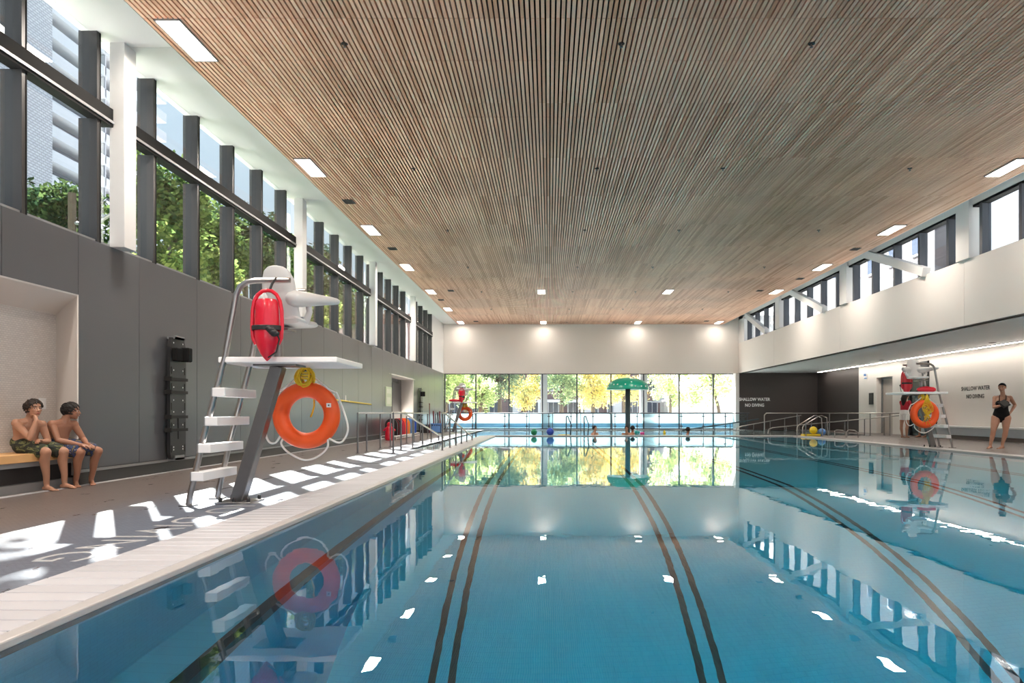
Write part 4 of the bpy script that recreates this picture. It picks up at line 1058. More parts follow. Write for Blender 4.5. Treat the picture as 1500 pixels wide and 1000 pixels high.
rail('dark sloping railing of the far ramp before the glass guard', [(6.9, 35.4, 0.0), (10.9, 35.4, 0.60)], [(x_, 35.4, -0.6, 0.02 + (x_ - 6.9) * 0.147) for x_ in (7.9, 8.6, 9.4, 10.2)], 0.035, 0.018, MT['teal_dark'])
for k, (xa, lab) in enumerate(((9.72, 'left of the pair of bent stair rails at the pool corner by the yellow ball'), (10.05, 'right of the pair of bent stair rails at the pool corner by the blue ball'))):
    yy = 26.6 + 0.3 * k
    rail(lab, [(xa - 0.05, yy, -0.02), (xa - 0.05, yy, 0.34), (xa, yy, 0.43), (xa + 0.62, yy, 0.80), (xa + 0.70, yy, 0.81), (xa + 0.9, yy, 0.72), (xa + 0.95, yy, 0.0)], [(xa + 0.3, yy, 0.0, 0.6)], 0.02, 0.016)
t = thing('grab_rail', 'low hooped grab rail on the deck right of the blue ball', 'railing', (10.9, 25.2, 0))
for dx in (0, 0.45): MB().tube([(10.55 + dx, 25.2, 0), (10.55 + dx, 25.2, 0.22), (10.62 + dx, 25.2, 0.28), (10.85 + dx, 25.2, 0.26), (10.95 + dx, 25.2, 0.18), (10.97 + dx, 25.2, 0)], 0.02, 8).build('hoop', MT['steel'], t, smooth='auto')
# pool ladder hand rails on the far edge
for k, (xa, lab) in enumerate(((0.70, 'tall bent ladder grab rail on the strip between the pools, left one'), (1.42, 'tall bent ladder grab rail on the strip between the pools, right one'))):
    t = thing('ladder_rail', lab, 'railing', (xa, 27.5, 0), 'ladder grab rails between the pools')
    MB().tube([(xa, 27.45, 0.0), (xa, 27.45, 0.72), (xa + 0.02, 27.46, 0.78), (xa + 0.06, 27.5, 0.78), (xa + 0.22, 28.05, 0.42), (xa + 0.2, 28.1, 0.2), (xa + 0.16, 28.1, -0.5)], 0.024, 8).build('tube', MT['teal_dark'], t, smooth='auto')
    MB().lathe((xa, 27.45, 0), [(0.05, 0), (0.05, 0.015)], 12).build('flange', MT['steel'], t)

# glass guard before the end glazing
gt = thing('glass_guard', 'long glass guard with dark posts before the end glazing', 'guard', (2.5, 37.1, 0))
gx = [-4.15] + [(-2.40 + 1.199 * k) for k in range(12)]
MB().tube([(-4.15, 37.1, 0.0), (-4.15, 37.1, 0.80), (-4.12, 37.1, 0.87), (-4.05, 37.1, 0.90), (10.9, 37.1, 0.90)], 0.03, 10).build('top_rail', MT['slate'], gt, smooth='auto')
for xx in gx[1:]:
    pp = MB().box(xx - 0.022, xx + 0.022, 37.08, 37.12, 0, 0.9).build('post', MT['slate'], gt)
    MB().box(xx - 0.07, xx + 0.07, 37.06, 37.14, 0.70, 0.75).box(xx - 0.07, xx + 0.07, 37.06, 37.14, 0.17, 0.22).build('clamp', MT['slate'], pp)
for a, b2 in zip(gx, gx[1:]): MB().box(a + 0.05, b2 - 0.05, 37.095, 37.107, 0.08, 0.84).build('glass_panel', MT['glass_guard'], gt)
# freestanding dark frame of the pool gate on the strip (thin rails seen before the guard)
rail('low dark railing before the guard between the ladder rails and the ring buoy', [(-1.05, 36.3, 0.0), (-1.05, 36.3, 0.90), (3.15, 36.3, 0.92), (3.35, 36.3, 0.82), (3.37, 36.3, 0.0)], [(x_, 36.3, -0.6, 0.9) for x_ in (0.2, 1.7)], 0.022, 0.018, MT['slate'])

# mushroom fountain
t = thing('mushroom_fountain', 'green domed mushroom water feature on a dark post', 'fountain', (3.70, 32.0, -0.6))
MB().lathe((3.70, 32, 0), [(0.04, 2.565), (0.25, 2.555), (0.5, 2.51), (0.72, 2.42), (0.88, 2.30), (0.965, 2.16), (0.99, 2.03), (0.965, 1.995), (0.9, 2.01), (0.6, 2.04), (0.14, 2.06)], 40).build('cap', MT['green'], t, smooth='auto')
MB().tube([(3.70, 32, -0.6), (3.70, 32, 2.08)], 0.118, 18).build('post', MT['teal_dark'], t, smooth='auto')
m_ = MB(); rnd = random.Random(2)
for k in range(20):
    a = 2 * PI * k / 20 + rnd.uniform(-0.1, 0.1); hgt = rnd.choice((2.14, 2.22, 2.33)); rr = {2.14: 0.97, 2.22: 0.925, 2.33: 0.845}[hgt]
    m_.ell((3.70 + rr * math.cos(a), 32 + rr * math.sin(a), hgt), (0.035, 0.035, 0.035), None, 8, 6)
m_.build('cap_stud', MT['text_white'], t)

# balls, floats and foam on the water and deck
def ball(x, y, z, r, m, label, group='balls by the pool edge'):
    t = tag(MB().ell((x, y, z), (r, r, r), None, 24, 16).build('ball', MT[m], None, smooth=True), label, 'ball', group)
    b2 = MB(); b2.lathe((x, y, z - 0.015), [(r + 0.001, 0), (r + 0.003, 0.015), (r + 0.001, 0.03)], 24)
    o = b2.build('seam', MT[m], t, smooth=True); return t
ball(-0.60, 27.60, 0.13, 0.125, 'ballgreen', 'green ball on the strip between the pools')
ball(0.055, 27.60, 0.158, 0.152, 'blue', 'dark blue ball on the strip right of the green ball')
ball(10.42, 26.9, 0.23, 0.15, 'yellow', 'yellow ball on the yellow foam block by the stair rails')
ball(10.75, 26.9, 0.155, 0.15, 'midblue', 'mid blue ball on the deck right of the yellow ball')
tag(MB().box(9.98, 10.66, 26.75, 27.05, 0.0, 0.08, 0.015, 2).build('foam_block', MT['yellow'], None), 'flat yellow foam block under the yellow ball', 'float')
tag(MB().limb([(0.40, 28.2, -0.015), (0.62, 28.25, -0.01), (0.85, 28.2, -0.015)], [0.035, 0.035, 0.035], 10).build('pool_noodle', MT['yellow'], None, smooth=True), 'short yellow foam noodle floating right of the dark blue ball', 'noodle')
tag(MB().ell((3.84, 30.0, 0.06), (0.085, 0.085, 0.085), None, 16, 10).ell((3.95, 30.0, 0.05), (0.05, 0.05, 0.06), None, 12, 8).build('float_toy', MT['teal'], None, smooth=True), 'small teal float beside the swimmers at the mushroom post', 'toy')
tag(MB().ell((4.06, 30.0, 0.02), (0.055, 0.05, 0.05), None, 16, 10).ell((4.15, 30.0, 0.02), (0.05, 0.05, 0.06), None, 12, 8).build('float_toy', MT['pink'], None, smooth=True), 'small pink float right of the teal float', 'toy')
tag(MB().ell((5.25, 31.0, 0.02), (0.07, 0.06, 0.06), None, 16, 10).ell((5.25, 31.0, 0.10), (0.035, 0.035, 0.05), None, 12, 8).build('float_toy', MT['yellow'], None, smooth=True), 'small yellow float on the leisure pool between the swimmers', 'toy')

# ================================================================ TEACHING AIDS BY THE LEFT WALL
rack = thing('kickboard_rack', 'low white wire rack holding the kickboards by the grey wall', 'rack', (-5.35, 25.0, 0))
for zz in (0.05, 0.13):
    for xx in (-5.62, -5.12): MB().tube([(xx, 22.9, zz), (xx, 27.0, zz)], 0.012, 6).build('rail', MT['plastic_white'], rack)
for yy in (22.9, 24.3, 25.7, 27.0): MB().tube([(-5.62, yy, 0.0), (-5.62, yy, 0.13), (-5.12, yy, 0.13), (-5.12, yy, 0.0)], 0.012, 6).build('hoop', MT['plastic_white'], rack)
kb = None
kcol = [('black', 'black'), ('kb_dark', 'dark red'), ('black', 'black'), ('red', 'red'), ('red', 'red'), ('orange', 'orange'), ('orange', 'orange'), ('kb_amber', 'amber'), ('midblue', 'light blue'), ('midblue', 'light blue'), ('blue', 'deep blue'), ('blue', 'deep blue')]
MT['kb_dark'] = mat('dark_red_foam', (0.12, 0.01, 0.015), 0.6); MT['kb_amber'] = mat('amber_foam', (0.75, 0.33, 0.02), 0.6)
seen = {}
for i, (mk, cn) in enumerate(kcol):
    yy = 23.25 + 0.30 * i
    seen[cn] = seen.get(cn, 0) + 1
    tot = sum(1 for a in kcol if a[1] == cn)
    lab = '%s foam kickboard standing in the rack by the grey wall' % cn
    if tot > 1: lab += ', ' + ('nearer' if seen[cn] == 1 else 'farther') + ' of that colour'
    w, h = 0.42, 0.58
    poly = [(-5.58, 0.14), (-5.58 + w, 0.14)] + [(-5.58 + w / 2 + w / 2 * math.cos(a), 0.14 + h - w / 2 + w / 2 * math.sin(a)) for a in [PI * k / 10 for k in range(11)]]
    tag(MB().prism(poly, 'Y', yy, yy + 0.05).build('kickboard', MT[mk], None), lab, 'kickboard', 'foam kickboards in the rack')
t = thing('foam_figure', 'bright red foam figure standing before the kickboard rack', 'toy', (-5.28, 22.6, 0))
MB().limb([(-5.28, 22.6, 0.07), (-5.28, 22.6, 0.25), (-5.28, 22.6, 0.40)], [0.15, 0.135, 0.11], 14).build('body', MT['red'], t, smooth=True)
MB().ell((-5.28, 22.6, 0.52), (0.085, 0.06, 0.09), None, 14, 10).build('head', MT['red'], t, smooth=True)
for s in (-1, 1): MB().limb([(-5.28 + 0.1 * s, 22.6, 0.40), (-5.28 + 0.17 * s, 22.6, 0.34)], [0.04, 0.035], 10).build('arm', MT['red'], t, smooth=True)
t = thing('storage_bin', 'light blue plastic bin on the far deck by the grey wall', 'bin', (-5.15, 31.4, 0))
m_ = MB(); m_.box(-5.40, -4.95, 31.3, 31.33, 0, 0.42); m_.box(-5.40, -4.95, 31.67, 31.7, 0, 0.42); m_.box(-5.40, -5.37, 31.3, 31.7, 0, 0.42); m_.box(-4.98, -4.95, 31.3, 31.7, 0, 0.42); m_.box(-5.40, -4.95, 31.3, 31.7, 0, 0.03)
m_.build('body', MT['midblue'], t)
m_ = MB()
for k in range(4): m_.box(-5.36 + 0.1 * k, -5.31 + 0.1 * k, 31.294, 31.302, 0.32, 0.37)
m_.build('slot', MT['black'], t)
MB().box(-5.42, -4.93, 31.28, 31.72, 0.40, 0.43).build('rim', MT['midblue'], t)
for k, (xx, h_, mm) in enumerate(((-5.32, 0.98, 'kb_dark'), (-5.22, 0.85, 'steel_dark'), (-5.12, 0.92, 'fin'), (-5.03, 0.96, 'kb_dark'))):
    tag(MB().limb([(xx, 31.5, 0.04), (xx + 0.01, 31.5, 0.5), (xx - 0.01, 31.5, h_)], [0.035, 0.035, 0.035], 10).build('pool_noodle', MT[mm], None, smooth=True), 'dark foam noodle standing in the light blue bin, %s from the wall' % ('first', 'second', 'third', 'fourth')[k], 'noodle', 'noodles in the blue bin')
t = thing('equipment_crate', 'black open crate on the deck left of the light blue bin', 'crate', (-5.62, 31.2, 0))
m_ = MB().box(-5.80, -5.46, 30.95, 30.98, 0.02, 0.36).box(-5.80, -5.46, 31.4, 31.43, 0.02, 0.36).box(-5.80, -5.77, 30.95, 31.43, 0.02, 0.36).box(-5.49, -5.46, 30.95, 31.43, 0.02, 0.36).box(-5.8, -5.46, 30.95, 31.43, 0.0, 0.03)
m_.build('body', MT['black'], t); MB().box(-5.82, -5.44, 30.93, 31.45, 0.34, 0.38).build('rim', mat('navy_rim', (0.02, 0.05, 0.12), 0.4), t)
tag(MB().tube([(-5.40, 30.9, 0.0), (-5.42, 31.0, 1.3)], 0.018, 8).ell((-5.42, 31.0, 1.32), (0.025, 0.025, 0.03), None, 8, 6).build('pole', MT['kb_dark'], None), 'tall thin dark pole standing between crate and bin', 'pole')
# ================================================================ PEOPLE
def skin_mat(name, col):
    m = mat(name, col, 0.5, var=0.10, scale=9)
    b = m.node_tree.nodes['Principled BSDF']
    b.inputs['Subsurface Weight'].default_value = 0.08
    b.inputs['Subsurface Radius'].default_value = (0.02, 0.008, 0.004)
    return m
MT['skin_a'] = skin_mat('skin_light_brown', (0.40, 0.205, 0.128))
MT['skin_b'] = skin_mat('skin_brown', (0.31, 0.142, 0.083))
MT['skin_c'] = skin_mat('skin_fair', (0.45, 0.235, 0.155))
MT['hair_dark'] = mat('dark_hair', (0.010, 0.007, 0.006), 0.7, var=0.3, scale=60, bump=0.5, bscale=120)
MT['hair_brown'] = mat('brown_hair', (0.022, 0.012, 0.008), 0.7, var=0.3, scale=60, bump=0.5, bscale=120)
MT['eye_white'] = mat('eye_white', (0.75, 0.72, 0.70), 0.2)
MT['iris'] = mat('iris_dark', (0.03, 0.015, 0.01), 0.15)
MT['lip'] = mat('lip', (0.42, 0.15, 0.12), 0.45)
MT['lycra'] = mat('black_lycra', (0.007, 0.007, 0.008), 0.75, spec=0.2, var=0.2, scale=12)
MT['red_shirt'] = mat('red_shirt', (0.50, 0.012, 0.03), 0.7, var=0.1, scale=8)
MT['white_short'] = mat('white_shorts', (0.74, 0.73, 0.71), 0.7, var=0.05, scale=8)

def pattern_mat(name, cols, scale, kind='camo'):
    m, nt, b = nmat(name)
    N, L = nt.nodes, nt.links
    tc = N.new('ShaderNodeTexCoord'); mp = N.new('ShaderNodeMapping'); L.new(tc.outputs['Object'], mp.inputs[0])
    if kind == 'camo':
        mp.inputs['Scale'].default_value = (scale, scale * 0.6, scale * 2.2); mp.inputs['Rotation'].default_value = (0.3, 0.5, 0.4)
        t = N.new('ShaderNodeTexNoise'); t.inputs['Scale'].default_value = 1.0; t.inputs['Detail'].default_value = 1.5; t.inputs['Distortion'].default_value = 0.8
        s = t.outputs['Fac']
    else:
        mp.inputs['Scale'].default_value = (scale, scale, scale)
        t = N.new('ShaderNodeTexVoronoi'); t.inputs['Scale'].default_value = 1.0; s = t.outputs['Distance']
    L.new(mp.outputs[0], t.inputs['Vector'])
    rp = N.new('ShaderNodeValToRGB'); rp.color_ramp.interpolation = 'CONSTANT'
    el = rp.color_ramp.elements
    el[0].position = 0; el[0].color = (*cols[0][1], 1); el[1].position = cols[1][0]; el[1].color = (*cols[1][1], 1)
    for p, c in cols[2:]: k = el.new(p); k.color = (*c, 1)
    L.new(s, rp.inputs[0]); L.new(rp.outputs[0], b.inputs['Base Color']); b.inputs['Roughness'].default_value = 0.75
    return m
MT['camo'] = pattern_mat('camouflage_cloth', [(0, (0.012, 0.016, 0.012)), (0.46, (0.030, 0.036, 0.020)), (0.54, (0.14, 0.15, 0.055)), (0.62, (0.022, 0.030, 0.016))], 11)
MT['floral'] = pattern_mat('blue_print_cloth', [(0, (0.36, 0.30, 0.26)), (0.22, (0.03, 0.05, 0.13)), (0.55, (0.016, 0.022, 0.055)), (0.72, (0.15, 0.12, 0.05))], 34, 'dots')

def axes(F, U=(0, 0, 1)):
    F = Vector(F).normalized(); U = Vector(U); R = F.cross(U).normalized(); U = R.cross(F).normalized()
    return F, R, U
def head_shape(mb, c, F, h, U=(0, 0, 1)):
    """Skull, jaw, brow, nose, lips, chin, ears as overlapping solids; c is the middle of the head, h its height."""
    F, R, U = axes(F, U); c = Vector(c); A = (F, R, U)
    mb.ell(c + U * 0.12 * h - F * 0.05 * h, (0.43 * h, 0.355 * h, 0.38 * h), A, 20, 14)
    mb.ell(c - U * 0.16 * h + F * 0.10 * h, (0.30 * h, 0.275 * h, 0.30 * h), A, 18, 12)
    mb.ell(c - U * 0.40 * h + F * 0.23 * h, (0.12 * h, 0.12 * h, 0.09 * h), A, 12, 8)
    mb.ell(c + U * 0.08 * h + F * 0.30 * h, (0.09 * h, 0.24 * h, 0.06 * h), A, 14, 8)
    mb.limb([c + U * 0.04 * h + F * 0.37 * h, c - U * 0.06 * h + F * 0.42 * h, c - U * 0.12 * h + F * 0.455 * h], [0.04 * h, 0.05 * h, 0.06 * h], 10)
    mb.ell(c - U * 0.13 * h + F * 0.40 * h, (0.06 * h, 0.085 * h, 0.04 * h), A, 12, 8)
    mb.ell(c - U * 0.25 * h + F * 0.36 * h, (0.06 * h, 0.11 * h, 0.05 * h), A, 12, 8)
    for s in (-1, 1):
        mb.ell(c - U * 0.02 * h + R * (0.36 * h * s) - F * 0.06 * h, (0.075 * h, 0.035 * h, 0.13 * h), A, 10, 8)
        mb.ell(c - U * 0.09 * h + R * (0.17 * h * s) + F * 0.28 * h, (0.09 * h, 0.09 * h, 0.08 * h), A, 10, 8)
def face_parts(par, c, F, h, hair, U=(0, 0, 1), gaze=0.0, cap=None, hairline=0.30, skin=None):
    F, R, U = axes(F, U); c = Vector(c); A = (F, R, U)
    for s in (-1, 1):
        e = MB().ell(c + U * 0.02 * h + R * (0.15 * h * s) + F * 0.318 * h, (0.045 * h, 0.058 * h, 0.026 * h), A, 12, 8).build('eye', MT['eye_white'], par, smooth=True)
        MB().ell(c + U * 0.02 * h + R * (0.15 * h * s + gaze * 0.02 * h) + F * 0.352 * h, (0.016 * h, 0.027 * h, 0.026 * h), A, 10, 8).build('iris', MT['iris'], e, smooth=True)
        MB().limb([c + U * 0.11 * h + R * (0.06 * h * s) + F * 0.385 * h, c + U * 0.125 * h + R * (0.15 * h * s) + F * 0.37 * h, c + U * 0.10 * h + R * (0.24 * h * s) + F * 0.315 * h], [0.016 * h, 0.018 * h, 0.01 * h], 8).build('eyebrow', hair, par, smooth=True)
    MB().ell(c - U * 0.235 * h + F * 0.40 * h, (0.035 * h, 0.095 * h, 0.018 * h), A, 12, 6).ell(c - U * 0.265 * h + F * 0.40 * h, (0.035 * h, 0.08 * h, 0.02 * h), A, 12, 6).build('mouth', MT['lip'], par, smooth=True)
    # hair or cap: a shell a little outside the skull, cut along a slanted hairline
    mb = MB(); k = 1.12 if cap is None else 1.06
    mb.ell(c + U * 0.12 * h - F * 0.055 * h, (0.43 * h * k, 0.36 * h * k, 0.385 * h * k), A, 28, 18)
    if cap is None: mb2_extra = True
    bm = mb.bm
    n = (F * 0.80 - U * 0.60).normalized() if cap is None else (F * 0.42 - U * 0.9).normalized()
    p0 = c + U * (hairline * h) + F * 0.30 * h
    bmesh.ops.bisect_plane(bm, geom=list(bm.verts) + list(bm.edges) + list(bm.faces), plane_co=p0, plane_no=n, clear_outer=True)
    p1 = c - U * 0.20 * h
    bmesh.ops.bisect_plane(bm, geom=list(bm.verts) + list(bm.edges) + list(bm.faces), plane_co=p1, plane_no=-U, clear_outer=True)
    bmesh.ops.holes_fill(bm, edges=[e_ for e_ in bm.edges if e_.is_boundary], sides=0)
    if cap is None:
        rj = random.Random(11)
        for v in bm.verts: v.co += (v.co - c).normalized() * (h * rj.uniform(-0.022, 0.03))
        rj = random.Random(5); n_t = 0
        while n_t < 110:
            q = Vector((rj.gauss(0, 1), rj.gauss(0, 1), rj.gauss(0, 1)))
            if q.length < 0.1: continue
            q.normalize()
            p = c + U * 0.12 * h - F * 0.055 * h + F * (q.x * 0.47 * h) + R * (q.y * 0.395 * h) + U * (q.z * 0.42 * h)
            if (p - p0).dot(n) > -0.01 * h or (p - p1).dot(U) < 0: continue
            nn = (p - c).normalized(); t_ = (F * 0.9 + R * (0.8 * q.y) - U * (0.5 if q.x < 0.3 else 0.15)); t_ = (t_ - nn * t_.dot(nn)).normalized()
            mb.tube([p - t_ * 0.11 * h, p + nn * 0.02 * h, p + t_ * 0.10 * h + nn * 0.005 * h, p + t_ * 0.17 * h - nn * 0.02 * h], [0.02 * h, 0.042 * h, 0.032 * h, 0.008 * h], 5)
            n_t += 1
    return mb.build('swim_cap' if cap else 'hair', cap or hair, par, smooth=True)

def hand(mb, w, d, n, L, curl=0.5, side=1):
    """Palm, four fingers of unequal length bent at the knuckles, thumb from the side near the wrist."""
    w = Vector(w); d = Vector(d).normalized(); n = Vector(n); n = (n - d * n.dot(d)).normalized(); l = d.cross(n) * side
    pl = L * 0.52
    mb.limb([w, w + d * pl * 0.35, w + d * pl * 0.9], [L * 0.13, L * 0.17, L * 0.15], 10)
    mb.ell(w + d * pl * 0.6, (pl * 0.55, L * 0.21, L * 0.09), (d, l, n), 14, 8)
    for i, (o, k) in enumerate(((0.165, 0.86), (0.055, 1.0), (-0.055, 0.93), (-0.16, 0.74))):
        p = w + d * pl * 0.88 + l * (o * L); q = [p - d * pl * 0.25, p]
        a = curl * 0.5; s = L * 0.2 * k
        for j in range(3):
            q.append(q[-1] + (d * math.cos(a) - n * math.sin(a) + l * o * 0.25) * s); a += curl; s *= 0.8
        mb.tube(q, [L * 0.055, L * 0.056, L * 0.052, L * 0.047, L * 0.036], 8)
    p = w + d * pl * 0.30 + l * (0.15 * L)
    mb.tube([p - l * 0.06 * L, p + (d * 0.5 + l * 0.6) * 0.2 * L - n * 0.04 * L, p + (d * 0.85 + l * 0.65) * 0.36 * L - n * 0.10 * L * (0.5 + curl), p + (d * 1.2 + l * 0.55) * 0.42 * L - n * 0.16 * L * (0.5 + curl)], [L * 0.075, L * 0.068, L * 0.058, L * 0.04], 8)

def foot(mb, ankle, toe, L, side=1):
    """Heel, arch, ball and five toes on the ground; toe is the forward point."""
    a = Vector(ankle); t = Vector(toe); d = Vector((t.x - a.x, t.y - a.y, 0)).normalized(); g = 0.0
    l = Vector((-d.y, d.x, 0)) * side
    hb = Vector((a.x, a.y, 0)) - d * L * 0.18
    z = lambda p, h_: Vector((p.x, p.y, h_))
    mb.limb([z(hb, L * 0.14), z(hb + d * L * 0.35, L * 0.17), z(hb + d * L * 0.62, L * 0.105), z(hb + d * L * 0.78, L * 0.075)], [L * 0.125, L * 0.135, L * 0.125, L * 0.085], 12)
    mb.ell(z(hb + d * L * 0.68, L * 0.07), (L * 0.17, L * 0.175, L * 0.075), (d, l, Vector((0, 0, 1))), 14, 8)
    mb.limb([a, z(hb + d * L * 0.2, L * 0.2)], [L * 0.15, L * 0.14], 10)
    for i, (o, k, r) in enumerate(((0.125, 0.20, 0.055), (0.055, 0.19, 0.042), (0.0, 0.165, 0.04), (-0.055, 0.135, 0.038), (-0.105, 0.10, 0.036))):
        p = hb + d * L * 0.78 + l * (o * L)
        mb.tube([z(p - d * 0.06 * L, L * 0.06), z(p + d * L * k * 0.6, L * 0.058), z(p + d * L * k, L * 0.04), z(p + d * L * (k + 0.02), L * 0.035)], [L * r, L * r, L * r * 0.95, L * r * 0.5], 8)

def torso(mb, rings, n=20):
    """rings: (centre, half width vector, half depth vector)."""
    rr = []
    for c, a, b2 in rings:
        c, a, b2 = Vector(c), Vector(a), Vector(b2); row = []
        for k in range(n):
            th = 2 * PI * k / n
            row.append(c + a * math.copysign(abs(math.cos(th)) ** 0.85, math.cos(th)) + b2 * math.copysign(abs(math.sin(th)) ** 0.85, math.sin(th)))
        rr.append(row)
    mb.loft(rr)

def body_rings(hip, chest, neck, R, wid, dep):
    """Hip to neck stack of (centre, half width, half depth) with waist and ribcage."""
    hip, chest, neck = Vector(hip), Vector(chest), Vector(neck); R = Vector(R).normalized()
    out = []
    for t, w, d in wid:
        if t <= 0.62: c = hip.lerp(chest, t / 0.62)
        else: c = chest.lerp(neck, (t - 0.62) / 0.38)
        ax = (neck - hip).normalized(); Fv = ax.cross(R).normalized()
        out.append((c, R * w, Fv * d))
    return out

# ---------------- the two seated boys
def boy(label, J, skin, hair, cloth, cloth_name, h, faceF, chestR, gaze=0.0, hands=None, voxel=0.0055):
    t = tag(thing('person', label, 'person', (J['hip'][0], J['hip'][1], 0)), None, None, 'boys sitting on the bench')
    mb = MB()
    V_ = {k: Vector(v) for k, v in J.items()}
    R = Vector(chestR).normalized()
    neckb = V_['neck']; hip = V_['hip']; chest = hip.lerp(neckb, 0.62) + V_.get('slouch', Vector((0, 0, 0)))
    wid = [(-0.08, 0.10, 0.085), (0.02, 0.135, 0.105), (0.15, 0.130, 0.105), (0.32, 0.118, 0.094), (0.50, 0.128, 0.094), (0.66, 0.142, 0.096), (0.80, 0.140, 0.086), (0.90, 0.112, 0.066), (0.97, 0.062, 0.05), (1.05, 0.045, 0.045)]
    torso(mb, body_rings(hip, chest, neckb, R, wid, None))
    hd = V_['head']; F, R2, U = axes(faceF)
    mb.limb([neckb - Vector((0, 0, 0.05)), neckb + (hd - neckb) * 0.3, hd - U * 0.12 * h - F * 0.06 * h], [0.052, 0.047, 0.048], 14)
    head_shape(mb, hd, faceF, h)
    for s in ('R', 'L'):
        sh, el, wr = V_['sh' + s], V_['el' + s], V_['wr' + s]
        mb.ell(sh, (0.052, 0.052, 0.052), None, 14, 10)
        mb.limb([neckb.lerp(sh, 0.35) - Vector((0, 0, 0.02)), sh], [0.05, 0.045], 10)
        mb.limb([sh, sh.lerp(el, 0.45), el, el.lerp(wr, 0.3), wr], [0.044, 0.040, 0.033, 0.036, 0.024], 14)
        d, n, c_ = hands[s]
        hand(mb, wr, d, n, 0.145, c_, 1 if s == 'R' else -1)
        hp, kn, an, to = V_['hp' + s], V_['kn' + s], V_['an' + s], V_['to' + s]
        mb.limb([hp, hp.lerp(kn, 0.5), kn], [0.085, 0.070, 0.054], 16)
        mb.limb([kn, kn.lerp(an, 0.30) - V_['calf'] * 1.0, an.lerp(kn, 0.25), an], [0.053, 0.052, 0.035, 0.031], 14)
        foot(mb, an, to, 0.20, 1 if s == 'R' else -1)
    b = mb.build('body', MT[skin], t, fuse=voxel)
    face_parts(t, hd, faceF, h, MT[hair], gaze=gaze, hairline=0.27)
    # shorts: seat plus two loose legs
    sm = MB()
    rings = body_rings(hip, chest, neckb, R, [(-0.14, 0.10, 0.08), (-0.06, 0.145, 0.115), (0.06, 0.150, 0.118), (0.17, 0.142, 0.112), (0.19, 0.136, 0.108)], None)
    torso(sm, rings)
    for s in ('R', 'L'):
        hp, kn = V_['hp' + s], V_['kn' + s]
        sm.limb([hp, hp.lerp(kn, 0.4), hp.lerp(kn, 0.72)], [0.098, 0.092, 0.090], 16)
        e_ = hp.lerp(kn, 0.80); d = (kn - hp).normalized()
        sm.tube([hp.lerp(kn, 0.5), hp.lerp(kn, 0.70), hp.lerp(kn, 0.88)], [0.088, 0.086, 0.084], 18)
    sm.build(cloth_name, MT[cloth], t, fuse=0.008)
    return t

boyA = dict(hip=(-6.12, 7.98, 0.535), neck=(-6.035, 7.94, 0.835), head=(-5.965, 7.905, 0.952), slouch=(-0.035, 0.02, 0),
            shR=(-6.105, 7.83, 0.785), shL=(-5.985, 8.06, 0.765), elR=(-5.885, 7.74, 0.612), wrR=(-5.850, 7.79, 0.815), elL=(-5.925, 8.08, 0.560), wrL=(-5.865, 7.90, 0.575),
            hpR=(-6.09, 7.89, 0.515), hpL=(-6.07, 8.07, 0.515), knR=(-5.775, 7.84, 0.455), knL=(-5.755, 8.10, 0.445), anR=(-5.835, 7.93, 0.085), anL=(-5.79, 8.16, 0.085), toR=(-5.69, 7.88, 0), toL=(-5.60, 8.14, 0), calf=(0.02, 0, 0))
boy('boy in dark green camouflage shorts on the bench, hand at his mouth', boyA, 'skin_a', 'hair_brown', 'camo', 'swim_shorts', 0.205, (0.93, -0.38, 0.0), (-0.45, -0.9, 0), 1.0,
    {'R': ((-0.55, 0.50, 0.65), (0.7, 0.5, 0.3), 1.0), 'L': ((0.1, -0.95, 0.15), (-0.3, 0.0, 0.9), 0.7)})
boyB = dict(hip=(-6.03, 8.36, 0.53), neck=(-5.945, 8.37, 0.815), head=(-5.875, 8.40, 0.925), slouch=(-0.03, 0.0, 0),
            shR=(-6.00, 8.245, 0.765), shL=(-5.895, 8.475, 0.760), elR=(-5.89, 8.19, 0.575), wrR=(-5.715, 8.32, 0.515), elL=(-5.815, 8.53, 0.575), wrL=(-5.715, 8.44, 0.52),
            hpR=(-6.0, 8.28, 0.51), hpL=(-5.97, 8.45, 0.51), knR=(-5.70, 8.31, 0.425), knL=(-5.665, 8.58, 0.425), anR=(-5.80, 8.37, 0.085), anL=(-5.765, 8.60, 0.085), toR=(-5.665, 8.22, 0), toL=(-5.63, 8.46, 0), calf=(0.02, 0, 0))
boy('boy in navy patterned shorts on the bench, looking away with hands on knees', boyB, 'skin_b', 'hair_dark', 'floral', 'swim_shorts', 0.20, (0.90, 0.43, -0.03), (-0.35, -0.93, 0), 0.0,
    {'R': ((0.85, 0.5, -0.25), (0.1, 0.0, 1), 0.45), 'L': ((0.9, -0.25, -0.25), (0.1, 0.0, 1), 0.45)})

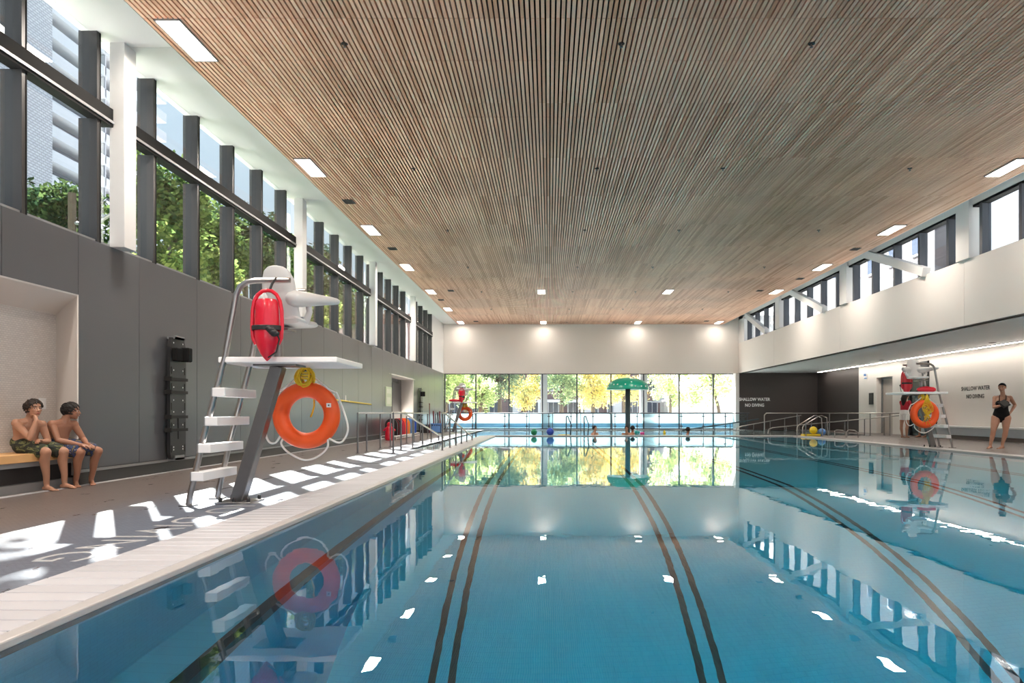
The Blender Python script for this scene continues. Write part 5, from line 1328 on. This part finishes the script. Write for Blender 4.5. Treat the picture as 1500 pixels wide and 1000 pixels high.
# ---------------- woman in a black swimsuit
def woman():
    ox, oy = 11.42, 17.3
    t = thing('person', 'woman in black swimsuit and cap with clipboard, hand on hip, on the far deck', 'person', (ox, oy, 0))
    P = lambda px, py, dy=0.0: Vector((ox + (px - 1463) * 0.0173, oy + dy, (657 - py) * 0.0173))
    k = MB()
    Rr = Vector((-0.93, 0.36, 0)).normalized()          # her right-hand side, image left
    hip, chest, nb = P(1465.5, 609), P(1466, 592), P(1468, 579.5)
    prof_ = [(-0.12, 0.12, 0.10), (-0.02, 0.172, 0.128), (0.10, 0.178, 0.130), (0.28, 0.150, 0.110), (0.45, 0.138, 0.102), (0.62, 0.150, 0.118), (0.76, 0.158, 0.120), (0.88, 0.150, 0.085), (0.95, 0.10, 0.062), (1.03, 0.06, 0.055)]
    torso(k, body_rings(hip, chest, nb, Rr, prof_, None))
    Ff = Vector((-0.36, -0.93, 0))
    for s in (-1, 1): k.ell(P(1465.5, 590.5) + Ff * 0.085 + Rr * (0.072 * s), (0.066, 0.066, 0.066), None, 14, 10)
    hd = P(1466, 567.6, -0.02); h = 0.232; faceF = (-0.72, -0.69, -0.02)
    k.limb([nb - Vector((0, 0, 0.05)), nb.lerp(hd, 0.4), hd - Vector((0, 0, 0.05))], [0.062, 0.052, 0.052], 14)
    head_shape(k, hd, faceF, h)
    shR, shL = P(1458.5, 582.5, 0.06), P(1477, 582.5, -0.04)
    elR, wrR = P(1455.5, 596.5, 0.02), P(1456, 594, -0.22)
    elL, wrL = P(1489, 593, 0.08), P(1476, 604.3, -0.07)
    for sh in (shR, shL): k.ell(sh, (0.058, 0.055, 0.058), None, 14, 10); k.limb([nb - Vector((0, 0, 0.03)), sh], [0.055, 0.05], 10)
    for sh, el, wr in ((shR, elR, wrR), (shL, elL, wrL)): k.limb([sh, sh.lerp(el, 0.5), el, el.lerp(wr, 0.3), wr], [0.052, 0.047, 0.038, 0.040, 0.026], 14)
    hand(k, wrR, (-0.2, -0.9, 0.2), (0.1, 0.2, 1), 0.175, 0.8, -1)
    hand(k, wrL, (-0.80, -0.40, -0.42), (0.35, -0.85, 0.1), 0.175, 0.3, 1)
    for hp, kn, an, to, s in ((P(1460, 611.5, 0.05), P(1453.8, 631, 0.0), P(1452.2, 650.5, 0.06), P(1442, 657, -0.06), 1), (P(1471, 611.5, -0.05), P(1468.8, 631, -0.08), P(1467.2, 650.5, 0.0), P(1457, 657, -0.10), -1)):
        k.limb([hp, hp.lerp(kn, 0.45), kn.lerp(hp, 0.12), kn], [0.112, 0.092, 0.066, 0.060], 16)
        k.limb([kn, kn.lerp(an, 0.3) + Vector((0.02, 0.02, 0)), an.lerp(kn, 0.2), an], [0.058, 0.062, 0.040, 0.036], 14)
        foot(k, an, to, 0.245, s)
    b = k.build('body', MT['skin_c'], t, fuse=0.007)
    face_parts(t, hd, faceF, h, MT['hair_dark'], cap=MT['lycra'], hairline=0.24)
    s = MB()
    pr = [(-0.16, 0.10, 0.10), (-0.06, 0.165, 0.134), (0.02, 0.184, 0.140), (0.10, 0.187, 0.140), (0.28, 0.159, 0.119), (0.45, 0.147, 0.111), (0.62, 0.158, 0.127), (0.72, 0.160, 0.122)]
    torso(s, body_rings(hip, chest, nb, Rr, pr, None))
    for q in (-1, 1): s.ell(P(1465.5, 590.5) + Ff * 0.088 + Rr * (0.072 * q), (0.075, 0.075, 0.072), None, 14, 10)
    s.limb([P(1465.2, 612, -0.03), P(1465, 615.5, 0.0)], [0.10, 0.06], 14)
    s.build('swimsuit', MT['lycra'], t, fuse=0.009)
    s = MB()
    for q in (-1, 1): s.tube([P(1465.5, 587.5) + Ff * 0.135 + Rr * (0.07 * q), P(1466.5, 581.5) + Ff * 0.078 + Rr * (0.075 * q), nb + Rr * (0.065 * q) + Vector((0, 0, 0.02)), nb + Rr * (0.03 * q) - Ff * 0.065 + Vector((0, 0, 0.015))], 0.009, 8)
    s.build('halter_strap', MT['lycra'], t, smooth=True)
    c = thing('clipboard', 'small dark clipboard held by the woman in the black swimsuit', 'clipboard', tuple(P(1456, 592, -0.36)))
    q0 = P(1456.5, 592, -0.34)
    MB().beam(q0 + Vector((-0.10, -0.02, -0.03)), q0 + Vector((0.12, 0.04, 0.05)), 0.20, 0.012, (0.1, -0.75, 0.65)).build('board', MT['black'], c)
    MB().beam(q0 + Vector((-0.08, -0.03, -0.005)), q0 + Vector((0.10, 0.03, 0.06)), 0.17, 0.004, (0.1, -0.75, 0.65)).build('paper', mat('dark_sheet', (0.03, 0.03, 0.028), 0.6), c)
woman()

# ---------------- person in red top and white shorts, standing behind the right-hand chair
def stander():
    ox, oy = 13.02, 25.0
    t = thing('person', 'person with dark hair in red top and white shorts behind the lifeguard chair', 'person', (ox, oy, 0))
    k = MB(); Fw = Vector((0.92, 0.38, 0)); Rr = Fw.cross(Vector((0, 0, 1)))
    hip, chest, nb = Vector((ox, oy, 0.88)), Vector((ox + 0.02, oy, 1.16)), Vector((ox + 0.03, oy, 1.36))
    torso(k, body_rings(hip, chest, nb, Rr, [(-0.1, 0.11, 0.1), (0.0, 0.16, 0.12), (0.3, 0.13, 0.1), (0.62, 0.15, 0.11), (0.85, 0.15, 0.09), (0.95, 0.09, 0.06), (1.03, 0.055, 0.05)], None))
    hd = Vector((ox + 0.06, oy, 1.52)); h = 0.225
    k.limb([nb - Vector((0, 0, 0.04)), hd - Vector((0, 0, 0.06))], [0.055, 0.05], 12); head_shape(k, hd, (0.92, 0.38, -0.1), h)
    for s in (1, -1):
        sh = nb + Rr * (0.17 * s) - Vector((0, 0, 0.05)); el = sh + Fw * 0.08 + Vector((0, 0, -0.25)); wr = el + Fw * 0.20 + Vector((0, 0, 0.06))
        k.ell(sh, (0.055, 0.055, 0.055)); k.limb([sh, el, wr], [0.048, 0.037, 0.026], 12); hand(k, wr, Fw + Vector((0, 0, 0.3)), (0, 0, 1), 0.16, 0.6, s)
        hp = hip + Rr * (0.085 * s) - Vector((0, 0, 0.05)); kn = hp + Fw * (0.05 * s) + Vector((0, 0, -0.38)); an = Vector((kn.x - 0.03 * s, kn.y, 0.09))
        k.limb([hp, kn], [0.095, 0.055], 14); k.limb([kn, kn.lerp(an, 0.3) - Fw * 0.02, an], [0.055, 0.056, 0.034], 12); foot(k, an, an + Fw * 0.2, 0.23, s)
    k.build('body', MT['skin_c'], t, fuse=0.011)
    face_parts(t, hd, (0.92, 0.38, -0.1), h, MT['hair_brown'])
    MB().limb([hd - Fw * 0.05 + Vector((0, 0, 0.04)), hd - Fw * 0.12 - Vector((0, 0, 0.10)), hd - Fw * 0.12 - Vector((0, 0, 0.30))], [0.10, 0.10, 0.06], 12).build('long_hair', MT['hair_brown'], t, smooth=True)
    s = MB(); torso(s, body_rings(hip, chest, nb, Rr, [(0.28, 0.145, 0.115), (0.62, 0.162, 0.122), (0.85, 0.162, 0.102), (0.95, 0.10, 0.072)], None))
    for q in (1, -1):
        sh = nb + Rr * (0.17 * q) - Vector((0, 0, 0.05)); s.limb([sh, sh + Fw * 0.03 + Vector((0, 0, -0.1))], [0.066, 0.062], 12)
    s.build('shirt', MT['red_shirt'], t, fuse=0.012)
    s = MB(); torso(s, body_rings(hip, chest, nb, Rr, [(-0.12, 0.15, 0.12), (0.0, 0.175, 0.135), (0.3, 0.148, 0.118)], None))
    for q in (1, -1):
        hp = hip + Rr * (0.085 * q) - Vector((0, 0, 0.05)); s.tube([hp + Vector((0, 0, 0.05)), hp + Vector((0, 0, -0.18))], [0.11, 0.105], 16)
    s.build('shorts', MT['white_short'], t, fuse=0.012)
stander()
# ---------------- person seated on the bench behind the ring buoy
def sitter():
    ox, oy = 14.42, 25.7
    t = thing('person', 'seated person in red shirt on the bench, mostly hidden behind the ring buoy', 'person', (ox, oy, 0))
    k = MB(); Fw = Vector((-0.97, -0.25, 0)); Rr = Fw.cross(Vector((0, 0, 1)))
    hip, chest, nb = Vector((ox, oy, 0.56)), Vector((ox - 0.04, oy, 0.86)), Vector((ox - 0.10, oy, 1.06))
    torso(k, body_rings(hip, chest, nb, Rr, [(-0.1, 0.12, 0.1), (0.0, 0.165, 0.125), (0.3, 0.14, 0.11), (0.62, 0.165, 0.115), (0.85, 0.165, 0.09), (0.95, 0.09, 0.06), (1.03, 0.055, 0.05)], None))
    hd = Vector((ox - 0.16, oy, 1.22)); h = 0.23
    k.limb([nb - Vector((0, 0, 0.04)), hd - Vector((0, 0, 0.06))], [0.056, 0.052], 12); head_shape(k, hd, (-0.9, -0.4, -0.1), h)
    for s in (1, -1):
        sh = nb + Rr * (0.19 * s) - Vector((0, 0, 0.05)); el = sh + Fw * 0.12 + Vector((0, 0, -0.25)) + Rr * 0.05 * s; wr = el + Fw * 0.23 + Vector((0, 0, -0.03))
        k.ell(sh, (0.058, 0.058, 0.058)); k.limb([sh, el, wr], [0.05, 0.038, 0.027], 12); hand(k, wr, Fw, (0, 0, 1), 0.17, 0.4, s)
        hp = hip + Rr * (0.1 * s); kn = hp + Fw * 0.42 + Rr * (0.06 * s) - Vector((0, 0, 0.04)); an = Vector((kn.x - 0.02, kn.y - 0.05, 0.09))
        k.limb([hp, kn], [0.10, 0.06], 14); k.limb([kn, kn.lerp(an, 0.3) - Fw * 0.02, an], [0.058, 0.058, 0.035], 12); foot(k, an, an + Fw * 0.2, 0.25, s)
    k.build('body', MT['skin_b'], t, fuse=0.011)
    face_parts(t, hd, (-0.9, -0.4, -0.1), h, MT['hair_dark'])
    s = MB(); torso(s, body_rings(hip, chest, nb, Rr, [(0.0, 0.178, 0.138), (0.3, 0.155, 0.125), (0.62, 0.178, 0.128), (0.85, 0.175, 0.102), (0.95, 0.10, 0.072)], None))
    for q in (1, -1):
        sh = nb + Rr * (0.19 * q) - Vector((0, 0, 0.05)); s.limb([sh, sh + Fw * 0.05 + Vector((0, 0, -0.12))], [0.07, 0.066], 12)
    s.build('shirt', MT['red_shirt'], t, fuse=0.012)
    s = MB()
    for q in (1, -1):
        hp = hip + Rr * (0.1 * q); s.limb([hp, hp + Fw * 0.30 + Rr * 0.04 * q], [0.115, 0.09], 14)
    s.build('shorts', MT['lycra'], t, fuse=0.012)
sitter()
# ---------------- swimmers: head, neck and shoulders, the rest of the trunk under the water
def swimmer(label, x, y, z, faceF, hair, skin, h=0.22, up=0.10):
    t = tag(thing('person', label, 'person', (x, y, -0.6)), None, None, 'swimmers in the leisure pool')
    k = MB(); F, R, U = axes(faceF); hd = Vector((x, y, z))
    nb = hd - U * 0.19 - F * 0.02; hip = nb - Vector((0, 0, 0.30)) - F * 0.22
    torso(k, body_rings(hip, hip.lerp(nb, 0.62), nb, R, [(0.0, 0.13, 0.10), (0.3, 0.12, 0.095), (0.62, 0.155, 0.11), (0.85, 0.155, 0.085), (0.95, 0.09, 0.06), (1.03, 0.055, 0.05)], None))
    k.limb([nb - U * 0.04, hd - U * 0.06], [0.055, 0.05], 12); head_shape(k, hd, faceF, h)
    for s in (1, -1):
        sh = nb + R * (0.17 * s) - U * 0.05; el = sh + F * 0.15 - U * 0.12 + R * 0.08 * s; wr = el + F * 0.2
        k.ell(sh, (0.055, 0.055, 0.055)); k.limb([sh, el, wr], [0.048, 0.037, 0.026], 10); hand(k, wr, F, U, 0.16, 0.3, s)
        hp = hip + R * (0.08 * s); kn = hp - F * 0.25 - Vector((0, 0, 0.04)) ; an = kn - F * 0.3 + Vector((0, 0, 0.02))
        k.limb([hp, kn], [0.085, 0.055], 12); k.limb([kn, an], [0.052, 0.034], 12); k.limb([an, an - F * 0.16], [0.034, 0.025], 10)
    k.build('body', MT[skin], t, fuse=0.011)
    face_parts(t, hd, faceF, h, MT[hair])
    return t
swimmer('swimmer with short black hair right of the ladder grab rails', 2.02, 30.0, 0.235, (0.75, -0.6, 0.05), 'hair_dark', 'skin_c')
swimmer('swimmer with brown hair at the left of the mushroom post', 3.42, 30.0, 0.225, (-0.3, -0.95, 0), 'hair_brown', 'skin_a', 0.22)
swimmer('swimmer with dark hair at the right of the mushroom post', 3.80, 30.95, 0.21, (0.3, 0.9, 0), 'hair_dark', 'skin_b', 0.23)
swimmer('swimmer with brown skin alone before the sloping rail on the right', 6.12, 30.0, 0.165, (0.8, 0.6, 0), 'hair_brown', 'skin_b', 0.225)
# ================================================================ OUTSIDE
gr = MB().box(-140, XL - 0.65, -80, 160, -0.6, -0.05).box(-6.5, 140, 38.4, 160, -0.6, -0.05).box(15.4, 140, -80, 38.4, -0.6, -0.05)
struct(gr.build('ground_outside', MT['asphalt']))
tag(MB().box(-30, -9.5, 10, 44, -0.055, 0.0).build('lawn', MT['lawn'], None), kind='structure')

def tree(label, x, y, h, cr, leaf, seed, trunk=0.16, n=None, base=0.35, lean=0.0, leaf_size=0.30, squash=1.0):
    """Trunk with forking limbs and a crown of loose leaf tufts."""
    rnd = random.Random(seed)
    t = thing('tree', label, 'tree', (x, y, -0.05), 'trees outside the windows')
    mb = MB(); zc = h - cr * squash * 0.95
    top = Vector((x + lean, y, zc))
    mb.tube([(x, y, -0.05), (x + lean * 0.3, y, zc * 0.4), (x + lean * 0.7, y, zc * 0.75), top, top + Vector((lean * 0.1, 0, cr * 0.5))], [trunk * 1.2, trunk, trunk * 0.85, trunk * 0.6, trunk * 0.25], 10)
    tufts = []
    for k in range(26):
        while True:
            p = Vector((rnd.uniform(-1, 1), rnd.uniform(-1, 1), rnd.uniform(-1, 1)))
            if 0.25 < p.length < 1: break
        r = rnd.uniform(0.26, 0.46) * cr
        c = top + Vector((p.x * cr * 0.8, p.y * cr * 0.8, p.z * cr * squash * 0.85 + cr * 0.05))
        tufts.append((c, r))
    for c, r in tufts[:9]:
        b0 = Vector((x + lean * 0.75, y, zc * rnd.uniform(0.7, 1.0)))
        mb.tube([b0, b0.lerp(c, 0.55) + Vector((0, 0, 0.05 * cr)), c], [trunk * 0.5, trunk * 0.3, trunk * 0.1], 6)
    mb.build('trunk', MT['bark'], t, smooth=True)
    V = []; F = []
    n = n or 2600
    per = n // len(tufts)
    for c, r in tufts:
        for i in range(per):
            d = Vector((rnd.gauss(0, 1), rnd.gauss(0, 1), rnd.gauss(0, 1)))
            if d.length < 1e-3: continue
            d.normalize(); p = c + d * (r * (rnd.random() ** 0.45))
            s = leaf_size * rnd.uniform(0.6, 1.3)
            a = Vector((rnd.gauss(0, 1), rnd.gauss(0, 1), rnd.gauss(0, 0.6))).normalized(); b2 = a.cross(Vector((rnd.gauss(0, 1), rnd.gauss(0, 1), rnd.gauss(0, 1)))).normalized()
            k = len(V)
            V += [p - a * s * 0.5, p + b2 * s * 0.28 - a * s * 0.05, p + a * s * 0.5, p - b2 * s * 0.28 - a * s * 0.05]; F.append((k, k + 1, k + 2, k + 3))
    me = bpy.data.meshes.new('crown'); base_ = parent_world(t)
    me.from_pydata([tuple(v - base_) for v in V], [], F); me.materials.append(MT[leaf])
    o = bpy.data.objects.new('crown', me); COL.objects.link(o); o.parent = t
    return t
# left side, seen through the tall windows
tree('dark green tree by the apartment tower, first through the tall windows', -20.7, 29.3, 10.6, 2.3, 'leaf_dark', 11, n=4600, leaf_size=0.30)
tree('tall green tree just past the first white column, in the tall windows', -15.2, 27.2, 11.0, 2.2, 'leaf_green', 12, n=5200, leaf_size=0.28)
tree('light green small tree low behind the second window bay', -12.9, 23.2, 7.2, 1.3, 'leaf_light', 13, n=3600, leaf_size=0.22)
tree('broad green tree in the middle of the second window bay', -17.0, 34.6, 11.4, 2.1, 'leaf_green', 14, n=5600, leaf_size=0.28)
tree('light green tree in front of the broad green one', -13.2, 27.0, 7.2, 1.3, 'leaf_light', 15, n=3600, leaf_size=0.24)
tree('grey green tree at the end of the second window bay', -16.7, 37.6, 12.3, 2.3, 'leaf_dark', 16, n=5600, leaf_size=0.26)
tree('tall dark tree behind the third window bay', -17.6, 43.6, 12.8, 2.7, 'leaf_green', 17, n=5200, leaf_size=0.28)
tree('light green tree behind the seat of the near lifeguard chair', -12.3, 36.0, 7.2, 1.5, 'leaf_light', 18, n=3600, leaf_size=0.24)
tree('dark tree far along the left side behind the fourth bay', -15.6, 47.0, 12.2, 2.5, 'leaf_dark', 19, n=4600, leaf_size=0.3)
tree('green tree far along the left side behind the last bay', -15.2, 53.0, 11.4, 2.4, 'leaf_green', 20, n=4200, leaf_size=0.28)
tree('tall tree outside the tall windows beyond the left edge of the view', -13.6, 15.2, 18.4, 2.9, 'leaf_dark', 30, n=3200, leaf_size=0.42, lean=1.3, trunk=0.22)
# far side, seen through the end glazing
tree('yellow green tree at the left corner of the end glazing', -6.9, 45.5, 4.6, 1.7, 'far_light', 21, n=4200, leaf_size=0.2)
tree('big dark green tree behind the distant lifeguard chair', -6.3, 52.0, 6.6, 2.7, 'far_green', 22, n=6200, leaf_size=0.22)
tree('dark green tree right of the big one, second pane', -3.6, 50.0, 6.0, 2.2, 'far_dark', 23, n=5600, leaf_size=0.2)
tree('pale green tree low before the dark ones, second pane', -4.6, 46.0, 3.3, 1.2, 'far_light', 24, n=3200, leaf_size=0.17)
tree('yellow tree left of the white column in the end glazing', -1.9, 54.0, 4.8, 1.9, 'leaf_yellow', 25, n=4800, leaf_size=0.2)
tree('green tree right of the white column in the end glazing', 1.0, 53.0, 5.0, 1.8, 'far_green', 26, n=4600, leaf_size=0.2)
tree('yellow tree in the middle of the end glazing', 3.5, 54.0, 4.7, 1.9, 'leaf_yellow', 27, n=4800, leaf_size=0.2)
tree('yellow green tree behind the mushroom fountain', 6.3, 57.0, 5.3, 2.1, 'leaf_yellow', 28, n=4400, leaf_size=0.2)
tree('light green tree on the leaning trunk before the white canopy', 12.0, 47.5, 5.4, 2.3, 'far_light', 29, n=3600, leaf_size=0.22, trunk=0.11, lean=-0.7)
tree('green tree left of the leaning one, before the white canopy', 8.9, 50.0, 4.9, 1.9, 'far_light', 31, n=3600, leaf_size=0.2, trunk=0.1)

# white brick apartment tower beyond the tall windows, balconies on its right part
tw = thing('apartment_tower', 'white brick apartment tower with stacked balconies beyond the tall windows', 'building', (-62, 70, -0.05))
MB().box(-70, -56, 30, 77, -0.05, 56).build('wall', MT['white_brick'], tw)
gm = mat('balcony_wall', (0.15, 0.17, 0.205), 0.8, var=0.1, scale=0.3); pmx = mat('balcony_parapet', (0.40, 0.44, 0.50), 0.7, var=0.06, scale=0.4)
MB().box(-70, -58.2, 77, 100, -0.05, 56).build('wall', gm, tw)
win_m = mat('tower_window', (0.05, 0.065, 0.08), 0.15); lit = emis('lit_window', (1.0, 0.72, 0.42), 1.6)
for k in range(19):
    z = 1.6 + 2.8 * k
    s = MB().box(-58.3, -56, 77, 100, z - 0.25, z).build('balcony_slab', pmx, tw)
    MB().box(-56.12, -56, 77, 100, z, z + 1.05).box(-58.2, -56, 86.2, 86.35, z, z + 2.5).build('parapet', pmx, s)
    for a, b2 in ((78.2, 80.2), (81.2, 83.8), (84.2, 85.6), (87.4, 89.8), (91, 93)):
        MB().box(-58.24, -58.17, a, b2, z + 0.9, z + 2.2).build('window', lit if (k == 6 and a == 78.2) else win_m, tw)
# lamp post with its bracket arms
lp = thing('utility_pole', 'utility pole with a curved bracket arm before the white tower', 'pole', (-17.6, 22.0, -0.05))
MB().tube([(-15.4, 22.05, -0.05), (-15.4, 22.05, 8.0)], 0.12, 10).build('post', MT['bark'], lp)
MB().tube([(-15.4, 22.05, 7.05), (-15.0, 22.05, 7.0), (-14.5, 22.05, 7.1), (-14.1, 22.05, 7.35), (-13.4, 22.05, 8.05)], 0.055, 8).build('bracket_arm', MT['alu'], lp)
MB().tube([(-14.7, 22.05, 5.4), (-13.4, 22.05, 8.0)], 0.035, 8).build('stay', MT['alu'], lp)
MB().lathe((-15.15, 22.05, 5.9), [(0.05, 0), (0.08, 0.1), (0.05, 0.25), (0.08, 0.4)], 8).lathe((-15.6, 22.05, 5.8), [(0.05, 0), (0.09, 0.1), (0.05, 0.25)], 8).build('insulator', MT['black'], lp)

# brick apartment block beyond the end glazing
ab = thing('apartment_block', 'long brick apartment block with rows of windows beyond the end glazing', 'building', (0, 92, -0.05))
MB().box(-32, 15, 90, 98, -0.05, 14).build('wall', MT['red_brick'], ab)
fm = mat('far_window_frame', (0.72, 0.73, 0.76), 0.5); dm = mat('far_window_glass', (0.07, 0.085, 0.12), 0.15)
for zi, z in enumerate((0.9, 3.9, 6.9)):
    for k in range(17):
        x = -28 + 2.6 * k
        fr_o = MB().box(x - 0.75, x + 0.75, 89.9, 90.02, z - 0.1, z + 1.6).build('window', fm, ab)
        MB().box(x - 0.62, x - 0.04, 89.86, 89.95, z, z + 1.48).box(x + 0.04, x + 0.62, 89.86, 89.95, z, z + 1.48).build('pane', dm, fr_o)
for k, x in enumerate((-15.0, -4.2, 5.2, 9.0)): MB().box(x - 0.55, x + 0.55, 89.5, 90, -0.05, 14).build('pilaster', fm, ab)
MB().box(-1.5, 4.5, 87.5, 90, 2.3, 2.65).box(-1.4, -1.1, 87.6, 87.9, 0, 2.3).box(4.1, 4.4, 87.6, 87.9, 0, 2.3).build('porch', fm, ab)

# pale pavilion with a canopy on the right of the end glazing
pv = thing('pavilion', 'pale pavilion with white canopy and tall glazed fins right of the end glazing', 'building', (18, 66, -0.05))
pw = mat('pavilion_white', (0.74, 0.72, 0.71), 0.7, var=0.03, scale=0.3); pgl = mat('pavilion_glass', (0.16, 0.22, 0.20), 0.12); pin = mat('pavilion_inner_wall', (0.55, 0.58, 0.55), 0.6)
MB().box(13.6, 24, 41, 88, 2.45, 9.0).build('upper_wall', pw, pv)
MB().box(13.2, 24, 41, 88, 2.25, 2.45).build('canopy', MT['plastic_white'], pv)
MB().box(15.2, 24, 41, 88, -0.05, 2.3).build('inner_wall', pin, pv)
for k in range(17):
    y_ = 42 + 2.7 * k
    MB().box(13.9, 15.2, y_ - 0.09, y_ + 0.09, -0.05, 2.3).build('fin', pw, pv)
    if k % 3 != 1: MB().box(15.12, 15.22, y_ + 0.3, y_ + 2.3, -0.05, 2.2).build('glass_door', pgl, pv)

# pale panelled block beyond the clerestory
cb = thing('panelled_block', 'pale glass and panel block beyond the clerestory windows', 'building', (30, 22, 0))
pl_ = mat('pale_panel', (0.140, 0.146, 0.168), 0.5, var=0.05, scale=0.2); jn = mat('panel_grid', (0.085, 0.095, 0.115), 0.6)
MB().box(24.2, 34, -20, 37.5, -0.05, 22).build('wall', jn, cb)
for zi in range(6):
    z = 3.6 + 3.0 * zi
    for k in range(17):
        y_ = -18 + 3.2 * k
        MB().box(24.12, 24.3, y_ + 0.05, y_ + 3.1, z + 0.05, z + 2.92).build('panel', pl_, cb)
bk = thing('brick_house', 'grey brick house beyond the far clerestory windows', 'building', (30, 58, 0))
MB().box(26, 38, 46, 78, -0.05, 18).build('wall', mat('grey_brick_wall', (0.11, 0.10, 0.105), 0.85, var=0.15, scale=2), bk)
for z in (5, 8.5, 12):
    for k in range(9): 
        w_ = MB().box(25.9, 26.02, 47 + 3.4 * k, 48.8 + 3.4 * k, z, z + 1.9).build('window', fm, bk)
        MB().box(25.86, 25.95, 47.15 + 3.4 * k, 48.65 + 3.4 * k, z + 0.12, z + 1.78).build('pane', dm, w_)
